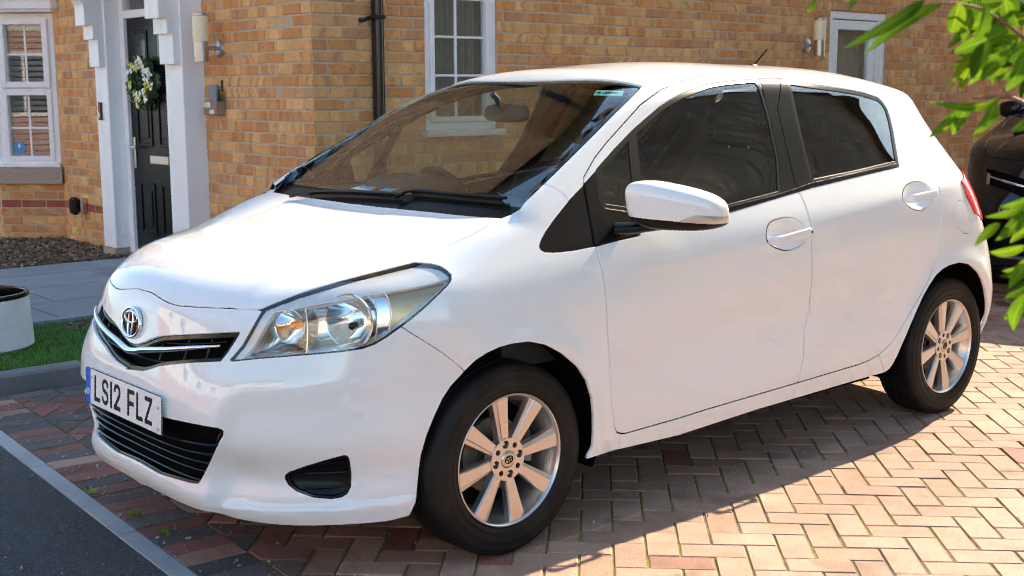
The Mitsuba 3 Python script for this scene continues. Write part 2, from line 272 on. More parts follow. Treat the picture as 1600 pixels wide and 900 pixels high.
# outlines of the panels, points on the skin (metres)
CURVES = '{"hood_front":[[0.007,0.049,0.805],[0.007,0.018,0.807],[0.008,-0.016,0.808],[0.008,-0.052,0.807],[0.006,-0.093,0.801],[0.005,-0.129,0.795],[0.006,-0.161,0.791],[0.009,-0.195,0.789],[0.014,-0.226,0.788],[0.031,-0.29,0.791],[0.058,-0.365,0.795],[0.089,-0.427,0.797],[0.12,-0.48,0.798],[0.127,-0.495,0.797]],"lamp_top":[[0.135,-0.497,0.804],[0.206,-0.545,0.838],[0.294,-0.592,0.866],[0.364,-0.616,0.882],[0.429,-0.634,0.894],[0.487,-0.649,0.904],[0.534,-0.666,0.913]],"lamp_out":[[0.534,-0.666,0.913],[0.561,-0.711,0.912],[0.574,-0.739,0.907],[0.58,-0.76,0.898],[0.584,-0.779,0.885],[0.575,-0.79,0.871],[0.557,-0.797,0.858],[0.519,-0.801,0.835],[0.477,-0.797,0.804],[0.44,-0.786,0.776],[0.409,-0.773,0.753]],"lamp_low":[[0.409,-0.773,0.753],[0.373,-0.755,0.726],[0.342,-0.737,0.706],[0.311,-0.719,0.695],[0.259,-0.685,0.689],[0.203,-0.643,0.684],[0.136,-0.584,0.677],[0.086,-0.53,0.67],[0.043,-0.472,0.66]],"lamp_in":[[0.043,-0.472,0.66],[0.04,-0.464,0.664],[0.053,-0.472,0.68],[0.07,-0.482,0.703],[0.099,-0.493,0.753],[0.135,-0.497,0.804]],"hood_side":[[0.534,-0.666,0.913],[0.553,-0.668,0.918],[0.653,-0.677,0.952],[0.738,-0.693,0.982],[0.802,-0.691,1.004],[0.854,-0.684,1.02]],"cowl":[[0.854,-0.684,1.02],[0.847,-0.561,1.017],[0.836,-0.413,1.017],[0.825,-0.256,1.017],[0.817,-0.085,1.016],[0.815,0.026,1.015]],"ws_side":[[0.854,-0.684,1.02],[0.891,-0.692,1.031],[0.917,-0.722,1.067],[1.003,-0.708,1.114],[1.108,-0.689,1.17],[1.25,-0.66,1.245],[1.401,-0.627,1.325],[1.536,-0.586,1.387],[1.623,-0.543,1.417]],"seam_bf":[[0.409,-0.773,0.753],[0.438,-0.787,0.73],[0.472,-0.801,0.705],[0.52,-0.812,0.67],[0.559,-0.82,0.638],[0.592,-0.825,0.607]],"arch_f":[[0.45,-0.741,0.185],[0.464,-0.754,0.226],[0.47,-0.752,0.257],[0.475,-0.756,0.32],[0.475,-0.767,0.366],[0.486,-0.782,0.429],[0.51,-0.791,0.487],[0.531,-0.797,0.528],[0.554,-0.808,0.565],[0.592,-0.825,0.607],[0.621,-0.837,0.635],[0.655,-0.848,0.654],[0.698,-0.855,0.667],[0.744,-0.859,0.672],[0.813,-0.86,0.669],[0.885,-0.86,0.647],[0.951,-0.858,0.61],[1.02,-0.854,0.558],[1.064,-0.85,0.506],[1.093,-0.843,0.443],[1.107,-0.836,0.38],[1.115,-0.828,0.319],[1.117,-0.821,0.275],[1.098,-0.811,0.238]],"arch_r":[[2.809,-0.81,0.257],[2.838,-0.812,0.267],[2.854,-0.818,0.289],[2.867,-0.826,0.318],[2.887,-0.836,0.368],[2.926,-0.846,0.444],[2.962,-0.85,0.502],[3.001,-0.853,0.557],[3.042,-0.856,0.601],[3.085,-0.858,0.637],[3.129,-0.86,0.657],[3.175,-0.863,0.669],[3.257,-0.865,0.674],[3.349,-0.864,0.656],[3.438,-0.858,0.61],[3.487,-0.851,0.57],[3.529,-0.844,0.524],[3.59,-0.825,0.437],[3.628,-0.8,0.362],[3.64,-0.772,0.297]],"sill_low":[[1.101,-0.811,0.238],[1.238,-0.805,0.238],[1.546,-0.806,0.23],[1.977,-0.81,0.247],[2.613,-0.81,0.256],[2.809,-0.81,0.257]],"door_fr":[[1.16,-0.729,1.105],[1.155,-0.748,1.064],[1.148,-0.775,1.004],[1.131,-0.812,0.922],[1.135,-0.83,0.87],[1.143,-0.841,0.803],[1.155,-0.843,0.675],[1.175,-0.836,0.555],[1.189,-0.831,0.422],[1.205,-0.825,0.359],[1.218,-0.819,0.323],[1.233,-0.815,0.302],[1.253,-0.813,0.293],[1.279,-0.813,0.289],[1.533,-0.816,0.294],[1.685,-0.817,0.3],[2.199,-0.82,0.312],[2.592,-0.821,0.322],[2.679,-0.822,0.329],[2.735,-0.824,0.343],[2.805,-0.827,0.373],[2.87,-0.833,0.427],[2.954,-0.845,0.524],[3.046,-0.852,0.627],[3.116,-0.849,0.732],[3.118,-0.85,0.802],[3.13,-0.831,0.961],[3.144,-0.808,1.014],[3.154,-0.761,1.072],[3.161,-0.72,1.127],[3.19,-0.663,1.205],[3.198,-0.608,1.296],[3.169,-0.59,1.337],[3.139,-0.573,1.377]],"door_top":[[1.16,-0.729,1.105],[1.173,-0.717,1.132],[1.246,-0.692,1.189],[1.324,-0.671,1.237],[1.41,-0.651,1.285],[1.536,-0.62,1.355],[1.67,-0.586,1.404],[1.822,-0.541,1.433],[1.959,-0.513,1.452],[2.101,-0.51,1.462],[2.23,-0.498,1.467],[2.423,-0.474,1.47],[2.659,-0.482,1.465],[2.793,-0.513,1.454],[2.933,-0.549,1.434],[3.074,-0.56,1.407],[3.139,-0.573,1.377]],"door_mid":[[2.425,-0.468,1.471],[2.266,-0.64,1.33],[2.233,-0.715,1.178],[2.203,-0.785,1.04],[2.212,-0.806,1.006],[2.21,-0.835,0.949],[2.219,-0.848,0.878],[2.231,-0.845,0.746],[2.24,-0.84,0.701],[2.249,-0.827,0.595],[2.227,-0.825,0.478],[2.227,-0.825,0.399],[2.199,-0.82,0.312]],"glass_f":[[1.237,-0.712,1.147],[1.349,-0.685,1.21],[1.467,-0.659,1.271],[1.537,-0.646,1.303],[1.622,-0.63,1.341],[1.687,-0.62,1.364],[1.758,-0.609,1.385],[1.926,-0.587,1.419],[2.014,-0.583,1.428],[2.097,-0.581,1.433],[2.168,-0.578,1.436],[2.204,-0.58,1.435],[2.211,-0.6,1.411],[2.201,-0.649,1.312],[2.178,-0.697,1.214],[2.162,-0.73,1.146],[2.1,-0.79,1.028],[1.775,-0.8,0.997],[1.539,-0.794,0.994],[1.361,-0.78,1.011],[1.225,-0.764,1.035],[1.212,-0.758,1.047],[1.214,-0.748,1.069]],"bar_f":[[1.43,-0.668,1.251],[1.467,-0.659,1.271],[1.416,-0.738,1.102],[1.376,-0.781,1.011],[1.347,-0.779,1.013]],"glass_r":[[2.399,-0.579,1.433],[2.515,-0.588,1.421],[2.651,-0.592,1.41],[2.791,-0.593,1.397],[2.907,-0.593,1.384],[3.013,-0.594,1.363],[3.038,-0.601,1.343],[3.051,-0.613,1.318],[3.042,-0.635,1.277],[3.018,-0.665,1.229],[2.933,-0.749,1.101],[2.617,-0.769,1.077],[2.306,-0.778,1.056],[2.332,-0.718,1.172],[2.359,-0.658,1.293]],"bpillar":[[2.236,-0.573,1.44],[2.211,-0.634,1.343],[2.169,-0.713,1.18],[2.1,-0.79,1.028],[2.245,-0.786,1.04],[2.305,-0.779,1.054],[2.332,-0.718,1.172],[2.373,-0.634,1.341],[2.41,-0.568,1.44]],"mould":[[1.361,-0.78,1.011],[1.539,-0.794,0.994],[1.776,-0.799,0.998],[2.1,-0.79,1.028],[2.306,-0.778,1.056],[2.933,-0.749,1.101],[2.927,-0.756,1.09],[2.297,-0.786,1.042],[1.938,-0.802,1.002],[1.766,-0.808,0.982],[1.532,-0.801,0.98],[1.354,-0.793,0.984]],"tri_f":[[1.157,-0.73,1.103],[1.08,-0.746,1.062],[1.002,-0.764,1.013],[0.953,-0.777,0.979],[0.925,-0.787,0.956],[0.911,-0.794,0.94],[0.911,-0.799,0.929],[0.924,-0.804,0.921],[0.953,-0.807,0.917],[0.984,-0.809,0.916],[1.042,-0.811,0.916],[1.125,-0.812,0.921],[1.142,-0.777,0.998]],"tri_m":[[1.165,-0.728,1.107],[1.204,-0.719,1.129],[1.237,-0.712,1.147],[1.214,-0.748,1.069],[1.212,-0.758,1.047],[1.225,-0.764,1.035],[1.361,-0.78,1.011],[1.363,-0.793,0.983],[1.335,-0.812,0.941],[1.232,-0.811,0.933],[1.134,-0.812,0.923],[1.146,-0.773,1.008]],"seam_a":[[1.007,-0.708,1.116],[1.035,-0.721,1.107],[1.066,-0.735,1.085],[1.08,-0.746,1.062]],"grille_up":[[-0.037,-0.029,0.652],[-0.033,-0.071,0.664],[-0.028,-0.116,0.681],[-0.023,-0.161,0.694],[-0.013,-0.229,0.706],[0.022,-0.358,0.725],[0.056,-0.43,0.735],[0.077,-0.466,0.739]],"grille_low":[[0.077,-0.466,0.739],[0.063,-0.46,0.715],[0.044,-0.452,0.685],[0.025,-0.441,0.658],[-0.013,-0.35,0.645],[-0.035,-0.264,0.629],[-0.045,-0.197,0.614],[-0.052,-0.134,0.593],[-0.055,-0.099,0.584]],"chrome":[[-0.042,-0.038,0.632],[-0.039,-0.086,0.642],[-0.034,-0.162,0.654],[-0.025,-0.235,0.665],[-0.0,-0.34,0.683],[0.038,-0.427,0.696]],"lower":[[-0.07,-0.043,0.457],[-0.066,-0.264,0.475],[-0.046,-0.391,0.48],[-0.009,-0.472,0.477],[0.004,-0.48,0.469],[0.003,-0.476,0.45],[-0.009,-0.446,0.399],[-0.014,-0.384,0.322],[-0.022,-0.365,0.294],[-0.028,-0.338,0.289],[-0.041,-0.24,0.284],[-0.045,-0.151,0.278],[-0.046,-0.057,0.277]],"fog":[[0.143,-0.566,0.319],[0.143,-0.57,0.331],[0.148,-0.58,0.341],[0.177,-0.615,0.359],[0.225,-0.658,0.379],[0.266,-0.686,0.391],[0.275,-0.689,0.389],[0.281,-0.689,0.377],[0.293,-0.679,0.331],[0.292,-0.676,0.289],[0.282,-0.673,0.271],[0.267,-0.666,0.262],[0.241,-0.651,0.259],[0.201,-0.623,0.266],[0.165,-0.589,0.285],[0.15,-0.571,0.302]],"lip":[[-0.04,-0.06,0.22],[-0.028,-0.331,0.22],[0.013,-0.408,0.216],[0.048,-0.436,0.189],[0.117,-0.55,0.19],[0.262,-0.656,0.176],[0.381,-0.71,0.172],[0.45,-0.741,0.185]],"ridge":[[0.005,-0.414,0.249],[0.032,-0.456,0.231],[0.137,-0.59,0.236],[0.279,-0.683,0.229],[0.372,-0.724,0.231],[0.465,-0.752,0.242]],"fuel":[[3.223,-0.844,0.872],[3.258,-0.833,0.92],[3.312,-0.826,0.932],[3.352,-0.828,0.905],[3.384,-0.834,0.854],[3.38,-0.84,0.805],[3.342,-0.844,0.789],[3.289,-0.846,0.807],[3.243,-0.846,0.838]],"cup_f":[[1.948,-0.849,0.884],[1.97,-0.839,0.927],[2.024,-0.834,0.943],[2.084,-0.834,0.946],[2.144,-0.841,0.93],[2.178,-0.848,0.9],[2.18,-0.848,0.865],[2.128,-0.848,0.836],[2.071,-0.848,0.83],[2.01,-0.849,0.844]],"cup_r":[[2.842,-0.835,0.97],[2.878,-0.817,1.005],[2.941,-0.803,1.024],[3.001,-0.801,1.026],[3.051,-0.81,1.013],[3.069,-0.827,0.984],[3.059,-0.835,0.951],[3.013,-0.841,0.923],[2.949,-0.842,0.917],[2.88,-0.839,0.937]],"bar_hf":[[1.955,-0.85,0.872],[2.182,-0.849,0.893]],"bar_hr":[[2.845,-0.836,0.962],[3.07,-0.83,0.974]],"tail":[[3.354,-0.795,1.008],[3.433,-0.754,1.037],[3.465,-0.764,1.036],[3.474,-0.784,1.023]],"tail2":[[3.354,-0.795,1.008],[3.365,-0.816,0.946],[3.398,-0.824,0.902],[3.422,-0.827,0.87]],"plate":[[-0.057,0.298,0.532],[-0.065,0.249,0.43],[-0.06,-0.257,0.536],[-0.064,-0.258,0.426]],"logo":[[-0.012,0.046,0.756],[-0.022,0.029,0.712],[-0.033,0.009,0.665],[-0.024,0.104,0.7],[-0.02,-0.04,0.72]],"antenna":[[2.7,-0.164,1.511]],"bez_line":[[0.141,-0.518,0.797],[0.201,-0.586,0.815],[0.281,-0.658,0.835],[0.371,-0.716,0.852],[0.464,-0.755,0.864],[0.549,-0.778,0.875],[0.57,-0.782,0.878]],"lampA":[[0.207,-0.591,0.817],[0.198,-0.616,0.76],[0.186,-0.628,0.685]],"lampB":[[0.346,-0.702,0.847],[0.352,-0.723,0.828],[0.355,-0.737,0.793],[0.35,-0.74,0.749],[0.344,-0.738,0.717]],"lampC":[[0.387,-0.724,0.854],[0.389,-0.745,0.83],[0.389,-0.756,0.798],[0.385,-0.758,0.769],[0.38,-0.758,0.74]],"sticker":[[1.514,-0.429,1.409],[1.548,-0.529,1.406],[1.512,-0.555,1.389],[1.48,-0.444,1.391]],"wiper1":[[0.817,0.473,1.006],[0.851,0.363,1.028],[0.861,0.094,1.044],[0.874,-0.162,1.05]],"wiper2":[[0.855,-0.137,1.039],[0.89,-0.169,1.06],[0.902,-0.232,1.065],[0.911,-0.385,1.064],[0.938,-0.615,1.063],[0.927,-0.669,1.051]]}'
# ---------------------------------------------------------------- panels cut from the skin
def dom(d, e1, t0, t1):
    d = np.asarray(d, float); d /= np.linalg.norm(d); e1 = np.asarray(e1, float); e1 /= np.linalg.norm(e1)
    e2 = np.cross(e1, d)
    if e2[2] < 0: e2 = -e2
    return d, e1, e2, t0, t1
S = dom((0, .9, -.436), (1, 0, 0), -1.75, -.05)      # flank
TP = dom((0, 0, -1), (1, 0, 0), -1.75, -.5)          # from above
TP = (TP[0], TP[1], np.array([0, 1.0, 0]), -1.75, -.4)
FR = dom((1, 1, -.35), (1, -1, 0), -1.2, .6)         # front corner
RR = (np.array([-1.0, 0, 0]), np.array([0, 1.0, 0]), np.array([0, 0, 1.0]), -4.3, -2.8)
QR = dom((-1, 1, -.15), (1, 1, 0), -3.6, -2.0)       # rear corner
def to2(D, P): P = np.asarray(P, float); return np.stack([P@D[1], P@D[2]], -1)
def lift(D, uv, n=70):
    o = uv[:, :1]*D[1]+uv[:, 1:]*D[2]
    p, mn = cast(o, np.broadcast_to(D[0], o.shape), D[3], D[4], n, 16)
    bad = np.isnan(p[:, 0])
    if bad.any():       # just past the edge of the skin: carry on from the nearest point that lies on it
        good = np.where(~bad)[0]
        for i in np.where(bad)[0]:
            g = good[((uv[good]-uv[i])**2).sum(1).argmin()]; e = uv[i]-uv[g]; p[i] = p[g]+e[0]*D[1]+e[1]*D[2]
    return p
def dens(ring, h):
    out = []
    for a, b in zip(ring[:-1], ring[1:]):
        m = max(1, int(np.ceil(np.linalg.norm(b-a)/h)))
        out.append(a+(b-a)*np.arange(m)[:, None]/m)
    return np.vstack(out)
def trimesh2(poly, h):
    rings = [np.array(poly.exterior.coords)]+[np.array(r.coords) for r in poly.interiors]
    rings = [dens(r, h*.55) for r in rings]
    bd = np.vstack(rings)
    x0, y0, x1, y1 = poly.bounds
    xs = np.arange(x0, x1, h); ys = np.arange(y0, y1, h*.866)
    X, Y = np.meshgrid(xs, ys); X[1::2] += h/2
    q = np.stack([X.ravel(), Y.ravel()], -1)
    inner = poly.buffer(-h*.42)
    q = q[shapely.contains_xy(inner, q[:, 0], q[:, 1])]
    q = q+np.random.default_rng(len(q)).uniform(-.06, .06, q.shape)*h
    P = np.vstack([bd, q]); tri = Delaunay(P).simplices
    c = P[tri].mean(1); tri = tri[shapely.contains_xy(poly, c[:, 0], c[:, 1])]
    return P, tri, rings
def panel(poly, D, off=0.0, gap=.0026, h=.022, flange=.014, depth=None, skip=None, mirror=False):
    """(v, f, n) of the piece of skin over poly (in the plane of D); off outwards, gap round it, edges turned in"""
    if gap: poly = poly.buffer(-gap, join_style='round')
    if poly.geom_type != 'Polygon': poly = max(poly.geoms, key=lambda g: g.area)
    uv, tri, rings = trimesh2(poly, h)
    p = lift(D, uv); n = grad(p)
    tri = np.array(tri)
    nn = np.cross(p[tri[:, 1]]-p[tri[:, 0]], p[tri[:, 2]]-p[tri[:, 0]])
    flip = (nn*n[tri].mean(1)).sum(1) < 0
    tri[flip] = tri[flip][:, ::-1]
    o = off if depth is None else off+depth(uv, p)
    v = p+n*np.asarray(o).reshape(-1, 1) if np.ndim(o) else p+n*o
    if depth is not None:       # normals of the displaced surface
        m = trimesh.Trimesh(v, tri, process=False); n2 = np.array(m.vertex_normals); n = np.where((n2*n).sum(1, keepdims=True) < 0, -n2, n2)
    V, F, Nn = [v], [tri], [n]; at, i0 = len(v), 0
    if flange:
        for r in rings:
            k = len(r); idx = np.arange(i0, i0+k); i0 += k
            P0, N0 = v[idx], n[idx]
            t = np.roll(P0, -1, 0)-np.roll(P0, 1, 0); t /= np.linalg.norm(t, axis=1, keepdims=True)+1e-12
            out = np.cross(t, N0); out /= np.linalg.norm(out, axis=1, keepdims=True)+1e-12
            area = .5*np.sum(r[:, 0]*np.roll(r[:, 1], -1)-np.roll(r[:, 0], -1)*r[:, 1])
            # outward = away from the polygon
            c = r+1e-4*to2(D, out)/np.maximum(np.linalg.norm(to2(D, out), axis=1, keepdims=True), 1e-9)*5
            ins = shapely.contains_xy(poly, c[:, 0], c[:, 1])
            if ins.mean() > .5: out = -out
            e = .0011
            R1, n1 = P0+out*e-N0*e*.8, (N0+out)/1.414
            R2, n2 = P0+out*e*1.3-N0*flange, out
            V += [R1, R2]; Nn += [n1, n2]
            a = idx; b = at+np.arange(k); c2 = at+k+np.arange(k); at += 2*k
            for x, y in ((a, b), (b, c2)):
                x2, y2 = np.roll(x, -1), np.roll(y, -1)
                ff = np.vstack([np.stack([x, y, x2], 1), np.stack([x2, y, y2], 1)])
                VV = np.vstack(V); NV = np.vstack(Nn)
                g = np.cross(VV[ff[:, 1]]-VV[ff[:, 0]], VV[ff[:, 2]]-VV[ff[:, 0]])
                fl = (g*NV[ff].mean(1)).sum(1) < 0
                ff[fl] = ff[fl][:, ::-1]
                if skip is not None:
                    ff = ff[~skip(VV[ff].mean(1))]
                F.append(ff)
    return np.vstack(V), np.vstack(F), np.vstack(Nn)
def mir(m):
    v, f, n = m; s = np.array([1, -1, 1.0]); return v*s, f[:, ::-1], n*s
def join(*ms):
    V, F, Nn, a = [], [], [], 0
    for v, f, n in ms: V.append(v); F.append(f+a); Nn.append(n); a += len(v)
    return np.vstack(V), np.vstack(F), np.vstack(Nn)
def moved(m, M):
    v, f, n = m; return v@M[:3, :3].T+M[:3, 3], f, n@M[:3, :3].T
C = {k: np.array(v) for k, v in json.loads(CURVES).items()}
def poly(D, *parts):
    pts = np.vstack([np.atleast_2d(q) for q in parts]); p = Polygon(to2(D, pts))
    if not p.is_valid: p = p.buffer(0)
    return max(p.geoms, key=lambda g: g.area) if p.geom_type == 'MultiPolygon' else p
def loop(D, P, n=72):
    q = to2(D, P); q = np.vstack([q, q[:1]]); s = np.r_[0, np.cumsum(np.linalg.norm(np.diff(q, axis=0), axis=1))]
    return Polygon(CubicSpline(s, q, bc_type='periodic')(np.linspace(0, s[-1], n, endpoint=False)))
def rnd(p, r): return p.buffer(-r, join_style='round').buffer(2*r, join_style='round').buffer(-r, join_style='round')
c_ = C
hf = c_['hood_front'].copy(); hf = np.vstack([[.007, .0026, .808], hf[2:]])
zc = np.array([.20, .24, .283, .456, .50, .573, .649, .70, .76, .808])
def centre(zs):
    o = np.stack([np.full(len(zs), -.4), np.zeros(len(zs)), zs], -1)
    p, _ = cast(o, np.array([1.0, 0, 0]), 0, 1.2, 120); return p+np.array([0, .0026, 0])
M2 = lambda P: np.asarray(P)*np.array([1, -1, 1.0])
door_all = poly(S, c_['door_fr'], c_['door_top'][::-1])
mid = LineString(to2(S, c_['door_mid'])); mid = LineString([2*np.array(mid.coords[0])-np.array(mid.coords[1])]+list(mid.coords)+[2*np.array(mid.coords[-1])-np.array(mid.coords[-2])])
halves = [g for g in door_all.difference(mid.buffer(.0001)).geoms]
halves.sort(key=lambda g: g.centroid.x)
door_f, door_r = halves[0], halves[-1]
gl_f, gl_r = rnd(poly(S, c_['glass_f']), .012), rnd(poly(S, c_['glass_r']), .012)
bpil, tri_f, tri_m, mould, barf = (poly(S, c_[k]) for k in ('bpillar', 'tri_f', 'tri_m', 'mould', 'bar_f'))
tri_f, bpil = rnd(tri_f, .006), bpil.buffer(.004)
cup_f, cup_r, fuel = (loop(S, c_[k]) for k in ('cup_f', 'cup_r', 'fuel'))
hatch = lift(S, to2(S, np.array([[3.655, -.80, .31], [3.69, -.79, .5], [3.67, -.78, .75], [3.58, -.72, .95], [3.49, -.67, 1.06], [3.41, -.6, 1.2], [3.34, -.53, 1.33], [3.30, -.48, 1.40]])))
ditch = lift(TP, np.array([[1.625, -.541], [1.75, -.497], [1.9, -.465], [2.1, -.437], [2.4, -.42], [2.7, -.425], [3.0, -.445], [3.2, -.455], [3.30, -.46]]))
k0 = int(np.argmin(np.abs(c_['door_fr'][:, 0]-2.74)+10*(np.arange(len(c_['door_fr'])) < 15)))
ktri = 10
side_frame = poly(S, c_['seam_a'][::-1], c_['ws_side'][3:], ditch[1:], hatch[::-1][1:], c_['arch_r'][::-1], c_['door_fr'][k0:], c_['door_top'][::-1], c_['tri_f'][:2])
side_frame = side_frame.difference(fuel)
kf = 13
fender = poly(S, c_['lamp_out'], c_['seam_bf'][1:], c_['arch_f'][10:], [[1.25, -.806, .240]], c_['door_fr'][:kf][::-1][:-3], c_['tri_f'][2:-1][::-1], c_['seam_a'][::-1], c_['ws_side'][:3][::-1], c_['hood_side'][::-1][1:])
sill = poly(S, [[1.25, -.806, .240]], c_['sill_low'][1:], c_['door_fr'][kf-1:k0+1][::-1])
lamp = poly(FR, c_['lamp_top'], c_['lamp_out'][1:], c_['lamp_low'][1:], c_['lamp_in'][1:-1])
ce = centre(zc)
gu, gw = c_['grille_up'], c_['grille_low']
grille = poly(FR, [ce[6]+[0, .08, 0]], [ce[6]], gu, gw[1:], [ce[5]], [ce[5]+[0, .08, 0]])
lw = c_['lower'][1:]
lower = poly(FR, [ce[3]+[0, .08, 0]], [ce[3]], lw[:-1], [ce[2]], [ce[2]+[0, .08, 0]])
fog = rnd(poly(FR, c_['fog']), .008)
def smooth_line(P, n):
    P = np.asarray(P, float); s = np.r_[0, np.cumsum(np.linalg.norm(np.diff(P, axis=0), axis=1))]
    return np.stack([PchipInterpolator(s, P[:, k])(np.linspace(0, s[-1], n)) for k in range(3)], -1)
LIP = smooth_line([[-.014, 0, .203], [-.013, -.18, .205], [-.010, -.30, .206], [.012, -.395, .206], [.045, -.448, .194], [.114, -.553, .187], [.264, -.653, .178], [.382, -.707, .174], [.450, -.741, .186]], 40)
bump = poly(FR, hf, c_['lamp_in'][::-1], c_['lamp_low'][::-1][1:], c_['seam_bf'][1:], c_['arch_f'][:10][::-1], LIP[::-1][1:-1], [ce[0]], ce[1:-1])
bump = bump.difference(rnd(grille, .004)).difference(rnd(lower, .006)).difference(fog)
def both(D, P): P = np.asarray(P); return np.vstack([P, M2(P)[::-1]])
hood = poly(TP, both(TP, np.vstack([hf[:-1]*[1, 1, 1], c_['lamp_top'], c_['hood_side'][1:], c_['cowl'][1:-1]])))
wtop = np.array([[1.545+.272*y*y, y, 1.42] for y in np.linspace(-.541, .541, 25)])
wlow = np.array([[.872+.12*y*y, y, 1.05] for y in np.linspace(-.70, .70, 21)])
cowl = poly(TP, both(TP, np.vstack([c_['cowl'][::-1][1:], [[.872+.12*.49+.03, -.715, 1.06]], wlow[:11]])))
wsd = c_['ws_side']; wsd = wsd[wsd[:, 0] > .93]
wscreen = poly(TP, both(TP, np.vstack([[wlow[10]], wlow[:10][::-1], wsd, wtop[1:13]])))
roof = poly(TP, both(TP, np.vstack([wtop[:13][::-1], ditch[1:], [[3.335, -.3, 1.4], [3.36, 0, 1.4]]])))
tgate = Polygon(np.vstack([hatch[:, 1:], M2(hatch)[::-1][:, 1:]]))
tail = poly(QR, c_['tail2'], [[3.55, -.80, .83], [3.66, -.74, .86], [3.66, -.70, .97], [3.57, -.70, 1.05]], c_['tail'][1:2], [[3.40, -.775, 1.02]])

PN = {}
def P_(name, *a, **k): PN[name] = panel(*a, **k)
GAP = .0028
P_('bonnet', hood, TP, gap=.0019)
P_('bumper', bump, FR, gap=.0018, h=.015, skip=lambda p: np.abs(p[:, 1]) < .007)
_v = PN['bumper'][0]; _v[np.abs(_v[:, 1]) < .0065, 1] = 0     # the two halves meet
PN['bumper'] = join(PN['bumper'], mir(PN['bumper']))
P_('fender', fender, S, gap=.0018)
P_('sill', sill, S)
P_('side_frame', side_frame, S)
P_('roof', roof, TP, h=.03)
P_('tailgate', tgate, RR, h=.035)
dfc = door_f.difference(gl_f.buffer(.003)).difference(bpil).difference(tri_m).difference(mould).difference(cup_f)
drc = door_r.difference(gl_r.buffer(.003)).difference(bpil).difference(mould).difference(cup_r)
def parts(g): return [q for q in (g.geoms if g.geom_type != 'Polygon' else [g]) if q.area > 2e-4]
PN['door_f'] = join(*[panel(q, S, gap=.0042, h=.022) for q in parts(dfc)])
PN['door_r'] = join(*[panel(q, S, gap=.0042, h=.022) for q in parts(drc)])
gf_main, gf_q = None, None
bits = sorted(parts(gl_f.buffer(-.009).difference(barf.buffer(.004))), key=lambda g: g.centroid.x)
gf_q, gf_main = bits[0], bits[-1]
P_('glass_quarter', gf_q, S, off=-.004, gap=0, flange=0, h=.03)
P_('glass_front', gf_main, S, off=-.004, gap=0, flange=0, h=.03)
P_('glass_rear', gl_r.buffer(-.010), S, off=-.004, gap=0, flange=0, h=.03)
ring = lambda a, b: a.difference(b)
P_('seal_front', ring(gl_f.buffer(.0035), gl_f.buffer(-.011)).union(barf.buffer(.003)).difference(tri_m.buffer(-.01)), S, off=-.001, gap=0, flange=.012, h=.02)
P_('seal_rear', ring(gl_r.buffer(.0035), gl_r.buffer(-.013)), S, off=-.001, gap=0, flange=.012, h=.02)
bp = bpil.difference(gl_f.buffer(.003)).difference(gl_r.buffer(.003)).difference(mould)
bps = sorted(parts(bp.difference(mid.buffer(.002))), key=lambda g: g.centroid.x)
P_('pillar_f', bps[0], S, gap=.0008); P_('pillar_r', bps[-1], S, gap=.0008)
mfs = sorted(parts(mould.difference(mid.buffer(.002)).difference(tri_m)), key=lambda g: g.centroid.x)
P_('mould_f', mfs[0], S, off=.004, gap=.0005, flange=.008, h=.012); P_('mould_r', mfs[-1], S, off=.004, gap=.0005, flange=.008, h=.012)
P_('tri_f', tri_f, S, off=-.0008); P_('tri_m', tri_m.difference(gl_f.buffer(.003)), S, off=.001)
P_('fuel', fuel, S, gap=.0025)
def bowl(pl, dmax):
    cx, cy = pl.centroid.x, pl.centroid.y; bd = pl.exterior
    def fn(uv, p):
        d = shapely.distance(shapely.points(uv), bd); dm = max(d.max(), 1e-6); return -dmax*np.sin(np.clip(d/dm, 0, 1)*np.pi/2)
    return fn
P_('cup_f', cup_f, S, gap=.0002, flange=0, h=.006, depth=bowl(cup_f, .030)); P_('cup_r', cup_r, S, gap=.0002, flange=0, h=.006, depth=bowl(cup_r, .030))
P_('windscreen', wscreen, TP, off=-.004, gap=.002, flange=0, h=.03)
P_('frit', ring(wscreen.buffer(.001), rnd(wscreen.buffer(-.020), .03)), TP, off=-.009, gap=0, flange=0, h=.02)
P_('cowl', cowl, TP, off=-.010, gap=.001, h=.02)
P_('lamp', lamp, FR, off=.001, gap=.0015, flange=.012, h=.02)
def lampdepth(uv, p):
    d = shapely.distance(shapely.points(uv), lamp.exterior)
    return -.012-.075*sst(0, .05, d)
P_('lamp_bowl', lamp, FR, gap=.002, flange=0, h=.012, depth=lampdepth)
bez = poly(FR, c_['lamp_top'], c_['lamp_out'][1:5], c_['bez_line'][::-1]).intersection(lamp.buffer(-.007))
P_('lamp_bezel', bez, FR, off=-.010, gap=.001, flange=.02, h=.012)
strip = poly(FR, c_['lampB'], c_['lampC'][::-1]).intersection(lamp.buffer(-.007))
P_('lamp_strip', strip, FR, off=-.024, gap=.001, flange=.03, h=.012)
turnp = poly(FR, c_['lampA'], c_['lamp_low'][5:][::-1][:0] if False else c_['lamp_in'][:1], c_['lamp_in'][1:-1])
innerb = poly(FR, c_['lamp_in'], c_['lamp_in'][::-1]+np.array([.012, -.030, 0])).intersection(lamp.buffer(-.006))
P_('lamp_inner', innerb, FR, off=-.010, gap=.001, flange=.02, h=.01)
warm_side = poly(FR, c_['lampC'][::-1], c_['bez_line'][4:], c_['lamp_out'][5:]).intersection(lamp.buffer(-.007))
P_('lamp_side', warm_side, FR, off=-.022, gap=.001, flange=.03, h=.012)  # panel tinted to give the warm reflection at the lamp's outer end
P_('lamp_seal', ring(lamp.buffer(.0005), lamp.buffer(-.0026)), FR, off=-.003, gap=0, flange=.01, h=.01)
P_('tail', tail, QR, off=.007, gap=.001, flange=.02, h=.02)
P_('grille_back', grille.buffer(.02), FR, off=-.055, gap=0, flange=0, h=.03); PN['grille_back'] = join(PN['grille_back'], mir(PN['grille_back']))
